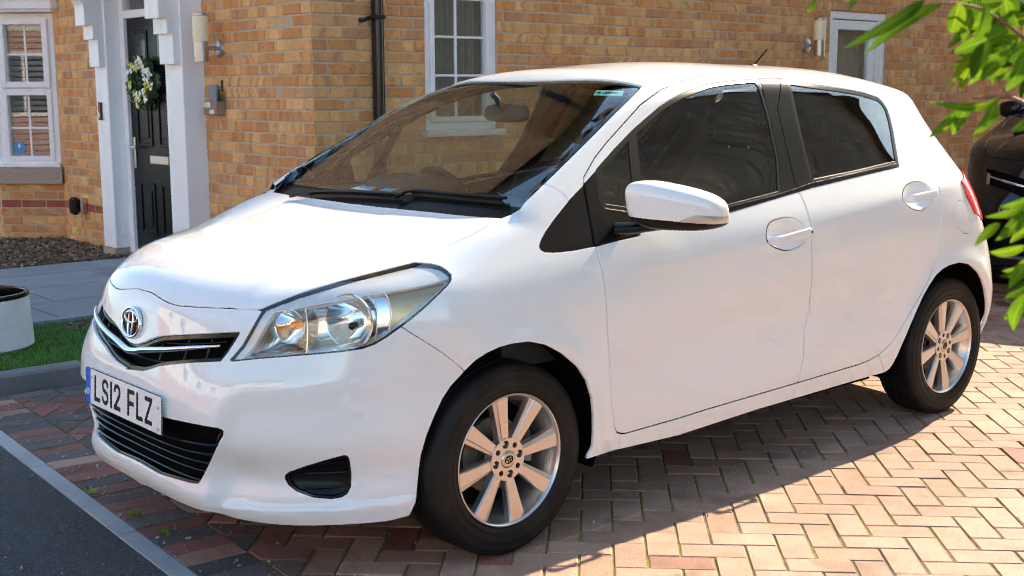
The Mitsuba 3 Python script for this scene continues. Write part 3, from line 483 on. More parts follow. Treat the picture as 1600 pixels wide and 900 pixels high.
P_('lower_back', lower.buffer(.02), FR, off=-.06, gap=0, flange=0, h=.03); PN['lower_back'] = join(PN['lower_back'], mir(PN['lower_back']))
P_('grille_edge', ring(grille.buffer(.001), grille.buffer(-.011)), FR, off=-.010, gap=0, flange=.045, h=.012, skip=lambda p: np.abs(p[:, 1]) < .004)
P_('lower_edge', ring(lower.buffer(.001), lower.buffer(-.006)), FR, off=-.012, gap=0, flange=.05, h=.012, skip=lambda p: np.abs(p[:, 1]) < .004)
for k in ('grille_edge', 'lower_edge'):
    v, f, n = PN[k]; f = f[(v[f][:, :, 1].mean(1) < .001)]; PN[k] = join((v, f, n), mir((v, f, n)))
P_('fog', fog, FR, off=-.022, gap=-.003, flange=0, h=.014, depth=bowl(fog, .012))
P_('fog_edge', ring(fog.buffer(.001), fog.buffer(-.006)), FR, off=-.004, gap=0, flange=.03, h=.008)
def on_skin(D, P, off):
    p = lift(D, to2(D, P)); return p+grad(p)*off
def smooth_line(P, n):
    P = np.asarray(P, float); s = np.r_[0, np.cumsum(np.linalg.norm(np.diff(P, axis=0), axis=1))]
    return np.stack([PchipInterpolator(s, P[:, k])(np.linspace(0, s[-1], n)) for k in range(3)], -1)
def slat(z0, bend, ymax, off, D=FR, n=17):
    y = np.linspace(0, ymax, n); z = z0+bend*y*y
    o = np.stack([np.full(n, -.4), -y, z], -1); p, _ = cast(o, np.array([1.0, 0, 0]), 0, 1.4, 140)
    p = p[~np.isnan(p[:, 0])]; p = p+np.array([1.0, 0, 0])*off; return np.vstack([M2(p)[::-1], p[1:]])

PN['door_gasket'] = panel(ring(door_all.buffer(.007), door_all.buffer(-.007)).union(mid.buffer(.007).intersection(door_all)), S, off=-.0045, gap=0, flange=0, h=.02)  # dark strip behind the door gaps, stands in for the shade in them
PN['bonnet_gasket'] = panel(ring(hood.buffer(.0035), hood.buffer(-.004)), TP, off=-.006, gap=0, flange=0, h=.02)  # dark strip under the bonnet gap, in place of its shade
PN['fender_gasket'] = panel(LineString(to2(S, c_['seam_bf'])).buffer(.003), S, off=-.005, gap=0, flange=0, h=.012)  # shade of the bumper seam, laid in as a dark strip
PN['flap_gasket'] = panel(ring(fuel.buffer(.006), fuel.buffer(-.006)), S, off=-.004, gap=0, flange=0, h=.01)  # dark ring giving the shade in the gap round the flap
def handle_mesh(a, b):
    n0 = grad((a+b)/2); L = b-a; m = 41; t = np.linspace(0, 1, m); along = L/np.linalg.norm(L); upv = np.cross(n0, along); upv *= np.sign(upv[2])
    off = .027*np.clip(np.minimum(t/.10, (1-t)/.10), 0, 1)**.45+.003
    hh = .0165*np.clip(np.minimum(t/.05, (1-t)/.05)+.35, 0, 1)**.6; dd = np.full(m, .0085); ang = np.arange(20)*2*np.pi/20
    se = lambda c: np.sign(c)*np.abs(c)**.55
    V = np.vstack([a+L*t[i]*1.0+n0*off[i]+upv*(se(np.cos(ang))*hh[i])[:, None]+n0*(se(np.sin(ang))*dd[i])[:, None] for i in range(m)]); F = []
    for i in range(m-1):
        for j in range(20): q, r_, u, w = i*20+j, i*20+(j+1) % 20, (i+1)*20+(j+1) % 20, (i+1)*20+j; F += [[q, r_, u], [q, u, w]]
    V = np.vstack([V, a+n0*off[0], b+n0*off[-1]])
    for j in range(20): F += [[len(V)-2, (j+1) % 20, j], [len(V)-1, (m-1)*20+j, (m-1)*20+(j+1) % 20]]
    mm = trimesh.Trimesh(V, F, process=False); mm.fix_normals(); return mm, a+L*.93+n0*.0385, n0
# ---------------------------------------------------------------- the white car
def shapes_of_wheel(full=True):
    out = {}
    t = [(.196, -.150), (.205, -.152), (.250, -.168), (.285, -.160), (.2965, -.145)]
    g = []
    for h0 in (-.128, -.100, -.072, -.044): g += [(.299, h0-.008), (.2925, h0-.006), (.2925, h0+.002), (.299, h0+.004)]
    t += [(.2985, -.138)]+g+[(.2985, -.018), (.2965, -.008), (.292, .000), (.283, .006), (.276, .0085), (.2745, .0102), (.270, .0098), (.262, .011), (.252, .0122), (.250, .0135), (.2465, .0132), (.244, .0118), (.238, .0112), (.228, .0102), (.2265, .0116), (.222, .0112), (.218, .009), (.2085, .003), (.2055, -.004), (.196, -.012)]
    out['tyre'] = revolve(t, 96)
    out['rim'] = revolve([(.2040, -.010), (.2068, .001), (.2058, .0055), (.2025, .0065), (.1985, .003), (.1960, -.004), (.1925, -.018), (.183, -.034), (.176, -.060), (.172, -.110), (.190, -.150), (.199, -.150), (.180, -.1), (.186, -.04), (.2040, -.010)], 96)
    sp = []
    for k in range(8):
        secs = []
        for r, w, h, th in ((.0625, .0380, -.0120, .03), (.100, .0440, -.0085, .028), (.150, .0535, -.0045, .027), (.185, .0610, -.0020, .028), (.1975, .065, -.0015, .026)):
            secs.append(np.array([[r, -w/2, h-th], [r, -w/2, h-.006], [r, -w/2+.003, h-.0005], [r, -w*.02, h+.0005], [r, w*.22, h], [r, w*.27, h-.0035], [r, w/2-.002, h-.0055], [r, w/2, h-.011], [r, w/2, h-th]]))
        V = np.vstack(secs); F = []; m = 9
        for i in range(len(secs)-1):
            for j in range(m):
                a, b = i*m+j, i*m+(j+1) % m; F += [[a, b, b+m], [a, b+m, a+m]]
        for i0, s in ((0, 1), ((len(secs)-1)*m, -1)):
            for j in range(1, m-1): F.append([i0, i0+j, i0+j+1][::s])
        mm = trimesh.Trimesh(V, F, process=False); mm.fix_normals()
        mm.apply_transform(trimesh.transformations.rotation_matrix(k*np.pi/4, [0, 0, 1])); sp.append(mm)
    out['spokes'] = sp
    hub = Point(0, 0).buffer(.066, 24)
    for k in range(4):
        for rr, r0, off in ((.048, .0125, 0), (.048, .0088, np.pi/4)):
            a = k*np.pi/2+off+.0; hub = hub.difference(Point(rr*np.cos(a), rr*np.sin(a)).buffer(r0, 12))
    hub = hub.difference(Point(0, 0).buffer(.0275, 24))
    h = extr(hub, .034); h.apply_translation([0, 0, -.043]); out['hub'] = h
    out['cap'] = revolve([(0, -.004), (.020, -.0045), (.0255, -.007), (.027, -.010), (.027, -.03)], 36)
    rings = []
    for a, b, cx, cy in ((.0155, .0115, 0, 0), (.0135, .0048, 0, .004), (.0045, .0115, 0, 0)):
        tt = np.linspace(0, 2*np.pi, 33); rings.append(tube(np.stack([cx+a*np.cos(tt), cy+b*np.sin(tt), np.full(33, -.0035)], -1), .0014, 6, False))
    out['cap_emblem'] = cat_(rings)
    nuts = []
    for k in range(4):
        a = k*np.pi/2; n_ = revolve([(0, -.018), (.0045, -.018), (.0065, -.020), (.0085, -.030), (.0085, -.04)], 6); n_.apply_translation([.048*np.cos(a), .048*np.sin(a), 0]); nuts.append(n_)
    out['nuts'] = nuts
    out['well'] = revolve([(0, -.048), (.066, -.048)], 24)
    out['brake_disc'] = revolve([(.03, -.075), (.070, -.075), (.072, -.082), (.118, -.082), (.118, -.1), (.03, -.1)], 48); out['dust_shield'] = revolve([(0, -.104), (.165, -.104), (.168, -.112)], 36)
    cal = extr(Polygon([(np.cos(a)*.145, np.sin(a)*.145) for a in np.linspace(-.5, .5, 12)]+[(np.cos(a)*.085, np.sin(a)*.085) for a in np.linspace(.5, -.5, 12)]), .05)
    cal.apply_translation([0, 0, -.11]); out['calliper'] = cal
    return out
WH = shapes_of_wheel()
def wheel(parent, x, y, spin, near=True, group=None, z=.298):
    w = nkey(parent+'__wheel')
    s = 1 if near else -1
    ax = np.array([0, -s, 0.0]); X = np.array([math.cos(spin), 0, math.sin(spin)]); Y = np.cross(ax, X)
    M = frame_from([x, y*s, z], X, Y, ax); M[:3, 3] = [x, y if near else -y, z]
    q = lambda n, m, b, sm=30: put(w, n, xform(m, M), b, sm)
    q('tyre', WH['tyre'], 'tyre', 40); q('rim', WH['rim'], 'alloy', 40)
    for m in WH['spokes']: q('spoke', m, 'alloy', 28)
    q('hub', WH['hub'], 'alloy'); q('centre_cap', WH['cap'], 'satin_chrome', 40)
    if near:
        q('emblem', WH['cap_emblem'], 'trim', 60)
        for m in WH['nuts']: q('wheel_nut', m, 'satin_chrome')
        q('well', WH['well'], 'dark'); q('brake_calliper', WH['calliper'], 'disc')
    q('brake_disc', WH['brake_disc'], 'disc', 40); q('dust_shield', WH['dust_shield'], 'dark', 40)
    return w

CAR = thing('parked_car', 'white five-door hatchback car parked nose-out on the block-paved driveway', 'car')
def cp(name, mesh, bsdf, smooth=30, text=None, parent=None):
    k = put(parent or CAR, name, mesh, bsdf, smooth)
    if text: label(k, text)
    return k
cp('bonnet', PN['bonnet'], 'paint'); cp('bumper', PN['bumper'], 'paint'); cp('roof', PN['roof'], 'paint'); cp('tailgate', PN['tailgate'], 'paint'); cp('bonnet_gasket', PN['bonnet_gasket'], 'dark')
for side in (0, 1):
    f_ = (lambda m: m) if side == 0 else mir
    sd = 'near' if side == 0 else 'far'
    cp('fender', f_(PN['fender']), 'paint'); cp('sill', f_(PN['sill']), 'paint'); cp('side_frame', f_(PN['side_frame']), 'paint')
    cp('fuel_flap' if side == 0 else 'quarter_panel', f_(PN['fuel']), 'paint')
    for nm, gk, gm in (('f', 'glass_front', 'glass_front'), ('r', 'glass_rear', 'glass_rear')):
        d = nkey(CAR+'__door'); label(d, ('front' if nm == 'f' else 'rear')+' door on the '+('near' if side == 0 else 'far')+' side of the car')
        scene[d] = vfn(*f_(PN['door_'+nm]), 'paint')
        put(d, 'window', f_(PN[gk]), gm)
        if nm == 'f': put(d, 'quarter_window', f_(PN['glass_quarter']), gm); put(d, 'mirror_base', f_(PN['tri_m']), 'trim')
        put(d, 'window_seal', f_(PN['seal_front' if nm == 'f' else 'seal_rear']), 'rubber')
        put(d, 'pillar_trim', f_(PN['pillar_'+nm]), 'trim'); put(d, 'waist_moulding', f_(PN['mould_'+nm]), 'trim_gloss')
        put(d, 'handle_cup', f_(PN['cup_'+nm]), 'paint')
        a, b = c_['bar_hf' if nm == 'f' else 'bar_hr']
        hm, kp, n0 = handle_mesh(a, b)
        if side: hm.apply_transform(np.diag([1, -1, 1, 1.])); hm.invert()
        put(d, 'handle', hm, 'paint', 50)
        if nm == 'f' and side == 0: put(d, 'keyhole', tube([kp-n0*.004, kp-n0*.0005], .0055, 12), 'trim', 30)
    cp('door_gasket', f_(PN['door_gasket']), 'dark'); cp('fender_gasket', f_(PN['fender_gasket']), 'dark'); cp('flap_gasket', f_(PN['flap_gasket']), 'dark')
    cp('black_quarter_panel', f_(PN['tri_f']), 'trim')
    # headlight
    h = nkey(CAR+'__headlight'); label(h, 'headlight on the '+('near' if side == 0 else 'far')+' side')
    def hp(n, m, b, sm=30):
        if isinstance(m, tuple): m = f_(m)
        elif side: m = m.copy(); m.apply_transform(np.diag([1, -1, 1, 1.])); m.invert()
        put(h, n, m, b, sm)
    hp('lens', PN['lamp'], 'glass_lamp'); hp('housing', PN['lamp_bowl'], 'lamp_grey'); hp('seal', PN['lamp_seal'], 'trim')
    def bowlmesh(o, ax, r, dep, seg=40, flute=0):
        prof = [(r*np.sqrt(t), -dep*(1-t)) for t in np.linspace(.003, 1, 14)]+[(r+.003, .002), (r+.0045, -.004)]
        m = revolve(prof, seg); ax = np.asarray(ax, float)/np.linalg.norm(ax)
        X = np.cross([0, 0, 1], ax); X /= np.linalg.norm(X); Y = np.cross(ax, X)
        return xform(m, frame_from(o, X, Y, ax))
    hp('main_reflector', bowlmesh([.296, -.680, .770], [-1, -.42, .04], .074, .085, 24), 'chrome', 20)
    hp('turn_reflector', bowlmesh([.180, -.556, .752], [-1, -.45, .05], .046, .05, 16), 'chrome', 20)
    hp('main_bulb', xform(trimesh.creation.capsule(.040, .0110), frame_from([.308, -.700, .762], [0, 0, 1], [.38, -.925, 0], [-.925, -.38, 0])), 'trim_gloss', 50)
    hp('turn_bulb', xform(trimesh.creation.capsule(.020, .0125), frame_from([.196, -.570, .757], [0, 0, 1], [.3, -.95, 0], [-.95, -.3, 0])), 'orange', 50)
    hp('upper_bezel', PN['lamp_bezel'], 'lamp_silver'); hp('chrome_strip', PN['lamp_strip'], 'chrome'); hp('side_reflector', PN['lamp_side'], 'lamp_warm_reflection'); hp('inner_bezel', PN['lamp_inner'], 'lamp_silver')
    for nm_, rr_w, dd in (('lampA', .0022, .016), ('lampB', .0026, .014), ('lampC', .0020, .012), ('bez_line', .0028, .012)):
        L_ = smooth_line(c_[nm_], 20); hp('rim_line', tube(L_-grad(L_)*dd, rr_w, 8), 'chrome', 60)
    Lq = smooth_line(c_['lampA'], 12); Lq = Lq-grad(Lq)*.018; Lr = Lq+np.array([.055, .035, 0]); n_ = 12
    hp('divider', trimesh.Trimesh(np.vstack([Lq, Lr]), [q for i_ in range(n_-1) for q in ([i_, i_+1, n_+i_+1], [i_, n_+i_+1, n_+i_])], process=False), 'chrome', 60)
    # corner grille insert, rear lamp
    k = cp('fog_insert', f_(PN['fog']), 'trim'); put(k, 'edge', f_(PN['fog_edge']), 'trim_gloss')
    for zz, u0, u1 in ((.290, .135, .275), (.326, .132, .277), (.360, .170, .272)):
        ys = np.linspace(.60 if zz < .35 else .635, .695, 9); o = np.stack([np.full(9, -.4), -ys, np.full(9, zz)], -1); p, _ = cast(o, np.array([1., 0, 0]), 0, 1.4, 140)
        m = tube(p-grad(p)*.020, .0035, 6, True)
        if side: m.apply_transform(np.diag([1, -1, 1, 1.])); m.invert()
        put(k, 'rib', m, 'trim_gloss', 50)
    cp('tail_light', f_(PN['tail']), 'red_lens')
cp('windscreen', PN['windscreen'], 'glass_ws'); cp('windscreen_border', PN['frit'], 'trim_gloss'); cp('cowl_panel', PN['cowl'], 'trim')
# grille, lower grille
g = cp('grille', PN['grille_edge'], 'trim_gloss'); put(g, 'back', PN['grille_back'], 'dark')
for z0, bend, ym, off in ((.690, .20, .43, .022), (.668, .21, .42, .022), (.612, .26, .40, .022)):
    put(g, 'slat', tube(slat(z0, bend, ym, off), .0045, 8, True, .7), 'trim_gloss', 50)
for yy in (-.36, -.27, -.14, .14, .27, .36):
    o = np.array([[-.4, yy, z] for z in np.linspace(.60+.1*abs(yy), .70+.05*abs(yy), 6)]); p, _ = cast(o, np.array([1., 0, 0]), 0, 1.4, 140)
    put(g, 'upright', tube(p+[.030, 0, 0], .0035, 6), 'trim', 50)
ch = np.vstack([[[-.044, 0, .628]], c_['chrome']]); ch = smooth_line(ch, 40); ch = np.vstack([M2(ch)[::-1], ch[1:]])
chm = tube(ch+np.array([-.004, 0, .002]), np.interp(np.abs(ch[:, 1]), [0, .1, .3, .43], [.0125, .0115, .009, .004]), 10, True, .85)
k = put(g, 'chrome_bar', chm, 'chrome', 50)
g = cp('lower_grille', PN['lower_edge'], 'trim_gloss'); put(g, 'back', PN['lower_back'], 'dark')
for z0, bend, ym in ((.300, .0, .37), (.328, .02, .40), (.356, .03, .42), (.384, .04, .44), (.412, .05, .455)):
    put(g, 'slat', tube(slat(z0, bend, ym, .012), .0055, 8, True, .8), 'trim_gloss', 50)
# number plate
pl = nkey(CAR+'__number_plate'); label(pl, 'white number plate reading LS12 FLZ with a blue band')
PX, PY, PZ, TILT = -.0785, -.004, .4835, .06
plM = frame_from([PX, PY, PZ], np.array([0, -1.0, 0]), np.array([math.sin(TILT), 0, math.cos(TILT)]), np.array([-math.cos(TILT), 0, math.sin(TILT)]))
rr_ = Polygon([(-.26, -.0555), (.26, -.0555), (.26, .0555), (-.26, .0555)]).buffer(-.008).buffer(.008)
m = extr(rr_, .003); plM[:3, :2] *= 1.04
scene[pl] = mikit.ply(xform(m, plM), 'mat_plate', smooth=20)
m = extr(rr_.difference(rr_.buffer(-.0022)), .0032); put(pl, 'rim', xform(m, plM), 'plate_black')
m = extr(rr_.intersection(shapely.box(-.27, -.06, -.221, .06)).buffer(-.0026), .0006); m.apply_translation([0, 0, .003]); put(pl, 'blue_band', xform(m, plM), 'plate_blue')
tt = np.linspace(0, 2*np.pi, 25); m = tube(np.stack([-.2405+.008*np.cos(tt), -.018+.008*np.sin(tt), np.full(25, .0038)], -1), .0018, 6, False); put(pl, 'band_mark', xform(m, plM), 'plate')
cx = -.195
for ch_ in 'LS12 FLZ':
    if ch_ == ' ': cx += .034; continue
    if ch_ == '1': m = extr(shapely.box(0, 0, .013, .079), .0006); wdt = .013
    else:
        m = meshkit.text_mesh(ch_, .079, .0006, bold=True); b = m.bounds; m.apply_translation([-b[0][0], -b[0][1], 0]); wdt = .047 if ch_ != 'L' else .043
        m.apply_scale([wdt/(b[1][0]-b[0][0]), .079/(b[1][1]-b[0][1]), 1])
    m.apply_translation([cx, -.0395, .003]); put(pl, 'character', xform(m, plM), 'plate_black', 20); cx += wdt+.0125
for sx, sy in ((.240, .020), (.243, -.040), (-.212, .03)):
    m = trimesh.creation.cylinder(.0042, .002, sections=12); m.apply_translation([sx, sy, .004]); put(pl, 'screw', xform(m, plM), 'satin_chrome')
# badge
bd = nkey(CAR+'__badge'); label(bd, 'chrome badge of interlocking ovals on the nose')
bo, _ = cast(np.array([[-.4, .014, .711]]), np.array([1., 0, 0]), 0, 1, 200); bo = bo[0]; bn = grad(bo[None])[0]
bn = np.array([-.985, 0, .17]); bY = np.array([.17, 0, .985]); bM = frame_from(bo+bn*.002, np.array([0, -1., 0]), bY, bn)
ell = lambda a, b, cx, cy, h, n=49: np.stack([cx+a*np.cos(np.linspace(0, 2*np.pi, n)), cy+b*np.sin(np.linspace(0, 2*np.pi, n)), np.full(n, h)], -1)
disc_ = extr(Polygon(ell(.0600, .0430, 0, 0, 0)[:, :2]), .003); scene[bd] = mikit.ply(xform(disc_, bM), 'mat_trim_gloss', smooth=30)
put(bd, 'outer_oval', xform(tube(ell(.0620, .0445, 0, 0, .006), .0062, 10, False), bM), 'chrome', 60)
put(bd, 'middle_oval', xform(tube(ell(.0420, .0165, 0, .016, .0075), .0042, 10, False), bM), 'chrome', 60)
put(bd, 'upright_oval', xform(tube(ell(.0155, .0390, 0, -.001, .008), .0040, 10, False), bM), 'chrome', 60)
# wheels and arches
for near in (True, False):
    wheel(CAR, .785, -.800, .18, near); wheel(CAR, 3.295, -.800, .18+math.pi/4*1, near)
    for cx in (.785, 3.295):
        an = np.linspace(-.35, math.pi+.35, 48); R0 = .378; q = np.stack([cx+R0*np.cos(an), np.full(48, -1.3), np.maximum(.298+R0*np.sin(an), .20)], -1)
        pp, _ = cast(q, np.array([0, 1., 0]), 0, 1.2, 120); y0 = np.nan_to_num(pp[:, 1], nan=-.74)+.020
        rows = [np.c_[q[:, 0], y0, q[:, 2]], np.c_[q[:, 0], np.full(48, -.45), q[:, 2]], np.c_[np.full(48, cx), np.full(48, -.45), np.full(48, .35)]]
        m = trimesh.Trimesh(np.vstack(rows), [f for r_ in range(2) for k_ in range(47) for f in ([r_*48+k_, r_*48+k_+1, r_*48+49+k_], [r_*48+k_, r_*48+49+k_, r_*48+48+k_])], process=False)
        if not near: m.apply_transform(np.diag([1, -1, 1, 1.]))
        put(CAR, 'arch_liner', m, 'dark', 40)
# underside and cabin
cp('underbody', cat_([bx(.22, 3.55, -.46, .46, .19, .26), bx(1.15, 2.75, -.775, .775, .235, .29), bx(.34, .46, -.62, .62, .155, .20, .01)]), 'dark')
cp('engine_bay', bx(.16, .80, -.42, .42, .26, .70, .05), 'dark')
dash = extr(Polygon([(.84, .55), (.84, .90), (.93, .995), (1.10, 1.030), (1.28, 1.034), (1.38, .985), (1.43, .90), (1.40, .72), (1.30, .55)]), 1.40); dash.apply_transform(frame_from([0, .70, 0], [1, 0, 0], [0, 0, 1], [0, -1, 0]))
cp('dashboard', dash, 'interior', 40)
bn_ = superell(.16, .17, .075, .7, .7); bn_.apply_translation([1.28, .36, 1.01]); cp('instrument_hood', bn_, 'interior', 40)
nW = np.array([.9, 0, .436]); uW = np.array([-.436, 0, .9]); cW = np.array([1.475, .36, .928]); tt = np.linspace(0, 2*np.pi, 49)
sw = [tube(cW+.182*np.cos(tt)[:, None]*np.array([0, 1., 0])+.182*np.sin(tt)[:, None]*uW, .0165, 10, False)]
hubw = superell(.075, .085, .03, .7, .7); hubw = xform(hubw, frame_from(cW, [0, 1, 0], uW, nW)); sw.append(hubw)
for a in (0, np.pi, -np.pi/2): sw.append(tube([cW+.05*(np.cos(a)*np.array([0, 1., 0])+np.sin(a)*uW), cW+.178*(np.cos(a)*np.array([0, 1., 0])+np.sin(a)*uW)], .016, 8))
cp('steering_wheel', cat_(sw), 'trim', 50)
def seat(y, x=2.0, w=.25):
    k = nkey(CAR+'__seat')
    b = superell(.27, w, .10, .45, .45); b.apply_translation([x, y, .52]); scene[k] = mikit.ply(b, 'mat_seat', smooth=40)
    bk = superell(.085, w*.95, .33, .5, .5); bk = xform(bk, frame_from([x+.30, y, .85], [.95, 0, -.3], [0, 1, 0], [.3, 0, .95])); put(k, 'backrest', bk, 'seat', 40)
    hr = superell(.045, .13, .085, .6, .6); hr = xform(hr, frame_from([x+.41, y, 1.26], [.97, 0, -.25], [0, 1, 0], [.25, 0, .97])); put(k, 'head_restraint', hr, 'seat', 40)
    put(k, 'post', cat_([tube([[x+.385, y+s*.05, 1.12], [x+.405, y+s*.05, 1.24]], .006, 6) for s in (-1, 1)]), 'steel')
seat(-.36); seat(.36); seat(-.34, 2.78, .28); seat(.34, 2.78, .28)
k = cp('rear_view_mirror', xform(superell(.022, .108, .034, .6, .5), frame_from([1.470, 0, 1.318], [.98, .1, -.12], [-.1, .99, 0], [.12, 0, .99])), 'interior', 40); put(k, 'stem', tube([[1.465, 0, 1.32], [1.42, 0, 1.375], [1.40, 0, 1.39]], .012, 8), 'interior', 40)
cp('parcel_shelf', bx(3.05, 3.45, -.50, .50, .93, .95), 'interior')
for nm, q in (('paper', [[.985, .345], [1.27, .60], [1.235, .465], [1.03, .263]]), ('paper', [[1.053, .243], [1.214, .366], [1.192, .271], [1.053, .170]])):
    m = extr(Polygon(q).buffer(0), .002); m.apply_translation([0, 0, 1.038]); cp(nm, m, 'paper_blue', 20, 'blue leaflet lying on the dashboard')
st = c_['sticker']; nS = grad(st); V = np.vstack([st-nS*.007, st-nS*.0085]); m = trimesh.convex.convex_hull(V)
sk = cp('sticker', m, 'sticker_teal', 20, 'small pale teal sticker in the top corner of the windscreen')
ctr = st.mean(0); ex = st[1]-st[0]; ex /= np.linalg.norm(ex); ns_ = nS.mean(0); ns_ /= np.linalg.norm(ns_); ey = np.cross(ns_, ex)
put(sk, 'print', cat_([xform(cbox((w_, h_, .0008)), frame_from(ctr+ex*x_+ey*y_-ns_*.0058, ex, ey, ns_)) for x_, y_, w_, h_ in ((.01, .004, .05, .004), (.005, -.003, .055, .004), (-.037, 0, .012, .010))]), 'trim')
# wipers
for key, ps in (('wiper', c_['wiper1']), ('wiper', c_['wiper2'])):
    L = smooth_line(ps[:4] if key == 'wiper' and len(ps) == 4 else ps[:-1], 24); L = L+grad(L)*.011
    k = cp(key, tube(L, .0075, 8, True, .7), 'trim', 50)
    put(k, 'blade', tube(L[3:-1]-grad(L[3:-1])*.010, .0055, 6), 'rubber', 50)
# aerial
ab = np.array([2.93, 0, float(Roof(2.93, 0.))]); k = cp('aerial', tube([ab, ab+[.02, 0, .02], ab+[.10, 0, .082]], [.005, .0042, .003], 8), 'trim', 50)
put(k, 'base', xform(superell(.035, .018, .014, .8, .8), frame_from(ab, [1, 0, -.07], [0, 1, 0], [.07, 0, 1])), 'trim', 50)
# door mirrors
def door_mirror(side):
    k = nkey(CAR+'__door_mirror')
    A, B, Cc = np.array([.098, -.108, -.018]), np.array([.075, .01, 0]), np.array([-.012, .004, .071])
    o = np.array([1.352, -.958, 1.038])
    m = superell(1, 1, 1, .55, .6, 144, 96); P = np.array(m.vertices)
    P[:, 2] *= 1-.20*np.clip(P[:, 0], -1, 1)-.06*P[:, 0]**2; P[:, 1] *= 1-.18*np.clip(P[:, 0], 0, 1)**2
    P[:, 1] = np.minimum(P[:, 1], .62)
    m.vertices = P
    q = o+P[:, :1]*A+P[:, 1:2]*B+P[:, 2:]*Cc
    full = trimesh.Trimesh(q, m.faces, process=False); full.fix_normals()
    if full.volume < 0: full.invert()
    loc = P[m.faces].mean(1)
    lo = loc[:, 2] < -.50+.06*loc[:, 0]
    ind = (~lo) & (loc[:, 0] > .28) & (loc[:, 2] < -.44+.34*np.clip((loc[:, 0]-.25)/.35, 0, 1)) & (loc[:, 1] < .3)
    gl = (loc[:, 1] > .60) & (np.abs(loc[:, 0]) < .82) & (np.abs(loc[:, 2]) < .72)
    def sub(mask, inset):
        mm = full.submesh([np.where(mask)[0]], append=True, repair=False); return mm
    fl = lambda mm: (mm.apply_transform(np.diag([1, -1, 1, 1.])), mm.invert(), mm)[2] if side else mm
    scene[k] = mikit.ply(fl(sub(~lo & ~ind & ~gl, 0)), 'mat_paint', smooth=60)
    put(k, 'lower_shell', fl(sub(lo & ~gl, 0)), 'trim', 60); put(k, 'indicator', fl(sub(ind & ~gl, 0)), 'clear_strip', 60); put(k, 'glass', fl(sub(gl, 0)), 'mirror', 60)
    arm = cat_([tube([[1.235, -.800, .968], [1.27, -.85, .972], [1.34, -.92, .985]], [.034, .03, .028], 14, True, .62)])
    put(k, 'arm', fl(arm), 'trim', 60)
label(CAR+'__door_mirror', 'white door mirror with clear indicator, near side')
door_mirror(0); door_mirror(1)
# ---------------------------------------------------------------- the black car behind
BC = thing('parked_car', 'black car parked nose-out behind the white hatchback, mostly hidden by its tail', 'car')
BM = np.eye(4); BM[:3, :3] = np.diag([1.05, 1.03, 1.19]); BM[:3, 3] = [6.12, .13, 0]
def bp_(name, m, b, parent=None): return put(parent or BC, name, moved(m, BM), b)
bp_('bonnet', PN['bonnet'], 'black_paint'); bp_('bumper', PN['bumper'], 'black_paint'); bp_('roof', PN['roof'], 'black_paint'); bp_('tailgate', PN['tailgate'], 'black_paint')
bp_('windscreen', PN['windscreen'], 'glass_rear'); bp_('cowl_panel', PN['cowl'], 'trim'); bp_('grille', PN['grille_back'], 'dark'); bp_('lower_grille', PN['lower_back'], 'dark')
put(BC, 'chrome_bar', xform(chm, BM), 'chrome', 50)
for f_ in (lambda m: m, mir):
    for nm in ('fender', 'sill', 'side_frame'): bp_(nm, f_(PN[nm]), 'black_paint')
    bp_('headlight', f_(PN['lamp']), 'trim_gloss'); bp_('fog_insert', f_(PN['fog']), 'trim')
    for q in ('f', 'r'):
        d = nkey(BC+'__door'); scene[d] = vfn(*moved(f_(PN['door_'+q]), BM), 'black_paint')
        bp_('window', f_(PN['glass_front' if q == 'f' else 'glass_rear']), 'glass_rear', d); bp_('window_seal', f_(PN['seal_front' if q == 'f' else 'seal_rear']), 'rubber', d)
        bp_('pillar_trim', f_(PN['pillar_'+q]), 'trim', d); bp_('mirror_base', f_(PN['tri_m']), 'trim', d) if q == 'f' else None
    bp_('black_quarter_panel', f_(PN['tri_f']), 'trim')
for s in (-1, 1):
    m = superell(.085, .115, .066, .7, .7); m.apply_translation([6.12+1.42, .13+s*.985, 1.24]); put(BC, 'door_mirror', m, 'trim_gloss', 50)
    for cx in (.785, 3.295):
        w = nkey(BC+'__wheel'); M = frame_from([6.12+cx*1.05, .13+s*.80, .3], [1, 0, 0], [0, 0, -s], [0, s, 0]); M[:3, :3] = np.stack([[1, 0, 0], [0, 0, -s], [0, s, 0]], 1)
        put(w, 'tyre', xform(WH['tyre'], M), 'tyre', 40); put(w, 'rim', xform(WH['rim'], M), 'alloy', 40)
put(BC, 'underbody', bx(6.40, 9.7, -.5, .76, .2, .5), 'dark')
# ---------------------------------------------------------------- the setting
def struct(name, mesh, bsdf, smooth=False, parent=None, **k):
    key = put(parent, name, mesh, bsdf, smooth, **k)
    if not parent: label(key, kind='structure')
    return key
def sheet(x0, x1, y0, y1, z):
    return trimesh.Trimesh([[x0, y0, z], [x1, y0, z], [x1, y1, z], [x0, y1, z]], [[0, 1, 2], [0, 2, 3]], process=False)
def asphalt(p, n, uv):
    f1 = noise(p.x*160, p.y*160); f2 = noise(p.x*420+9, p.y*420); big = fbm(p.x*1.3, p.y*1.3)
    c = mix((.030, .030, .031), (.078, .077, .077), smoothstep(.35, .8, f1)*.7+f2*.3)
    return mix(c, (.24, .225, .20), smoothstep(.80, .92, f2)*.8)*(.75+.5*big)
mat('asphalt', {'type': 'twosided', 'b': {'type': 'bumpmap', 'arbitrary': proc(lambda p, n, uv: noise(p.x*170, p.y*170)+.5*noise(p.x*380, p.y*380), eps=1.5e-3), 'scale': .007,
    'bsdf': {'type': 'principled', 'base_color': proc(asphalt), 'roughness': .75}}})
def soil(p, n, uv): return mix((.14, .12, .10), (.22, .2, .17), fbm(p.x*2, p.y*2))
prin('soil', proc(soil), .9)
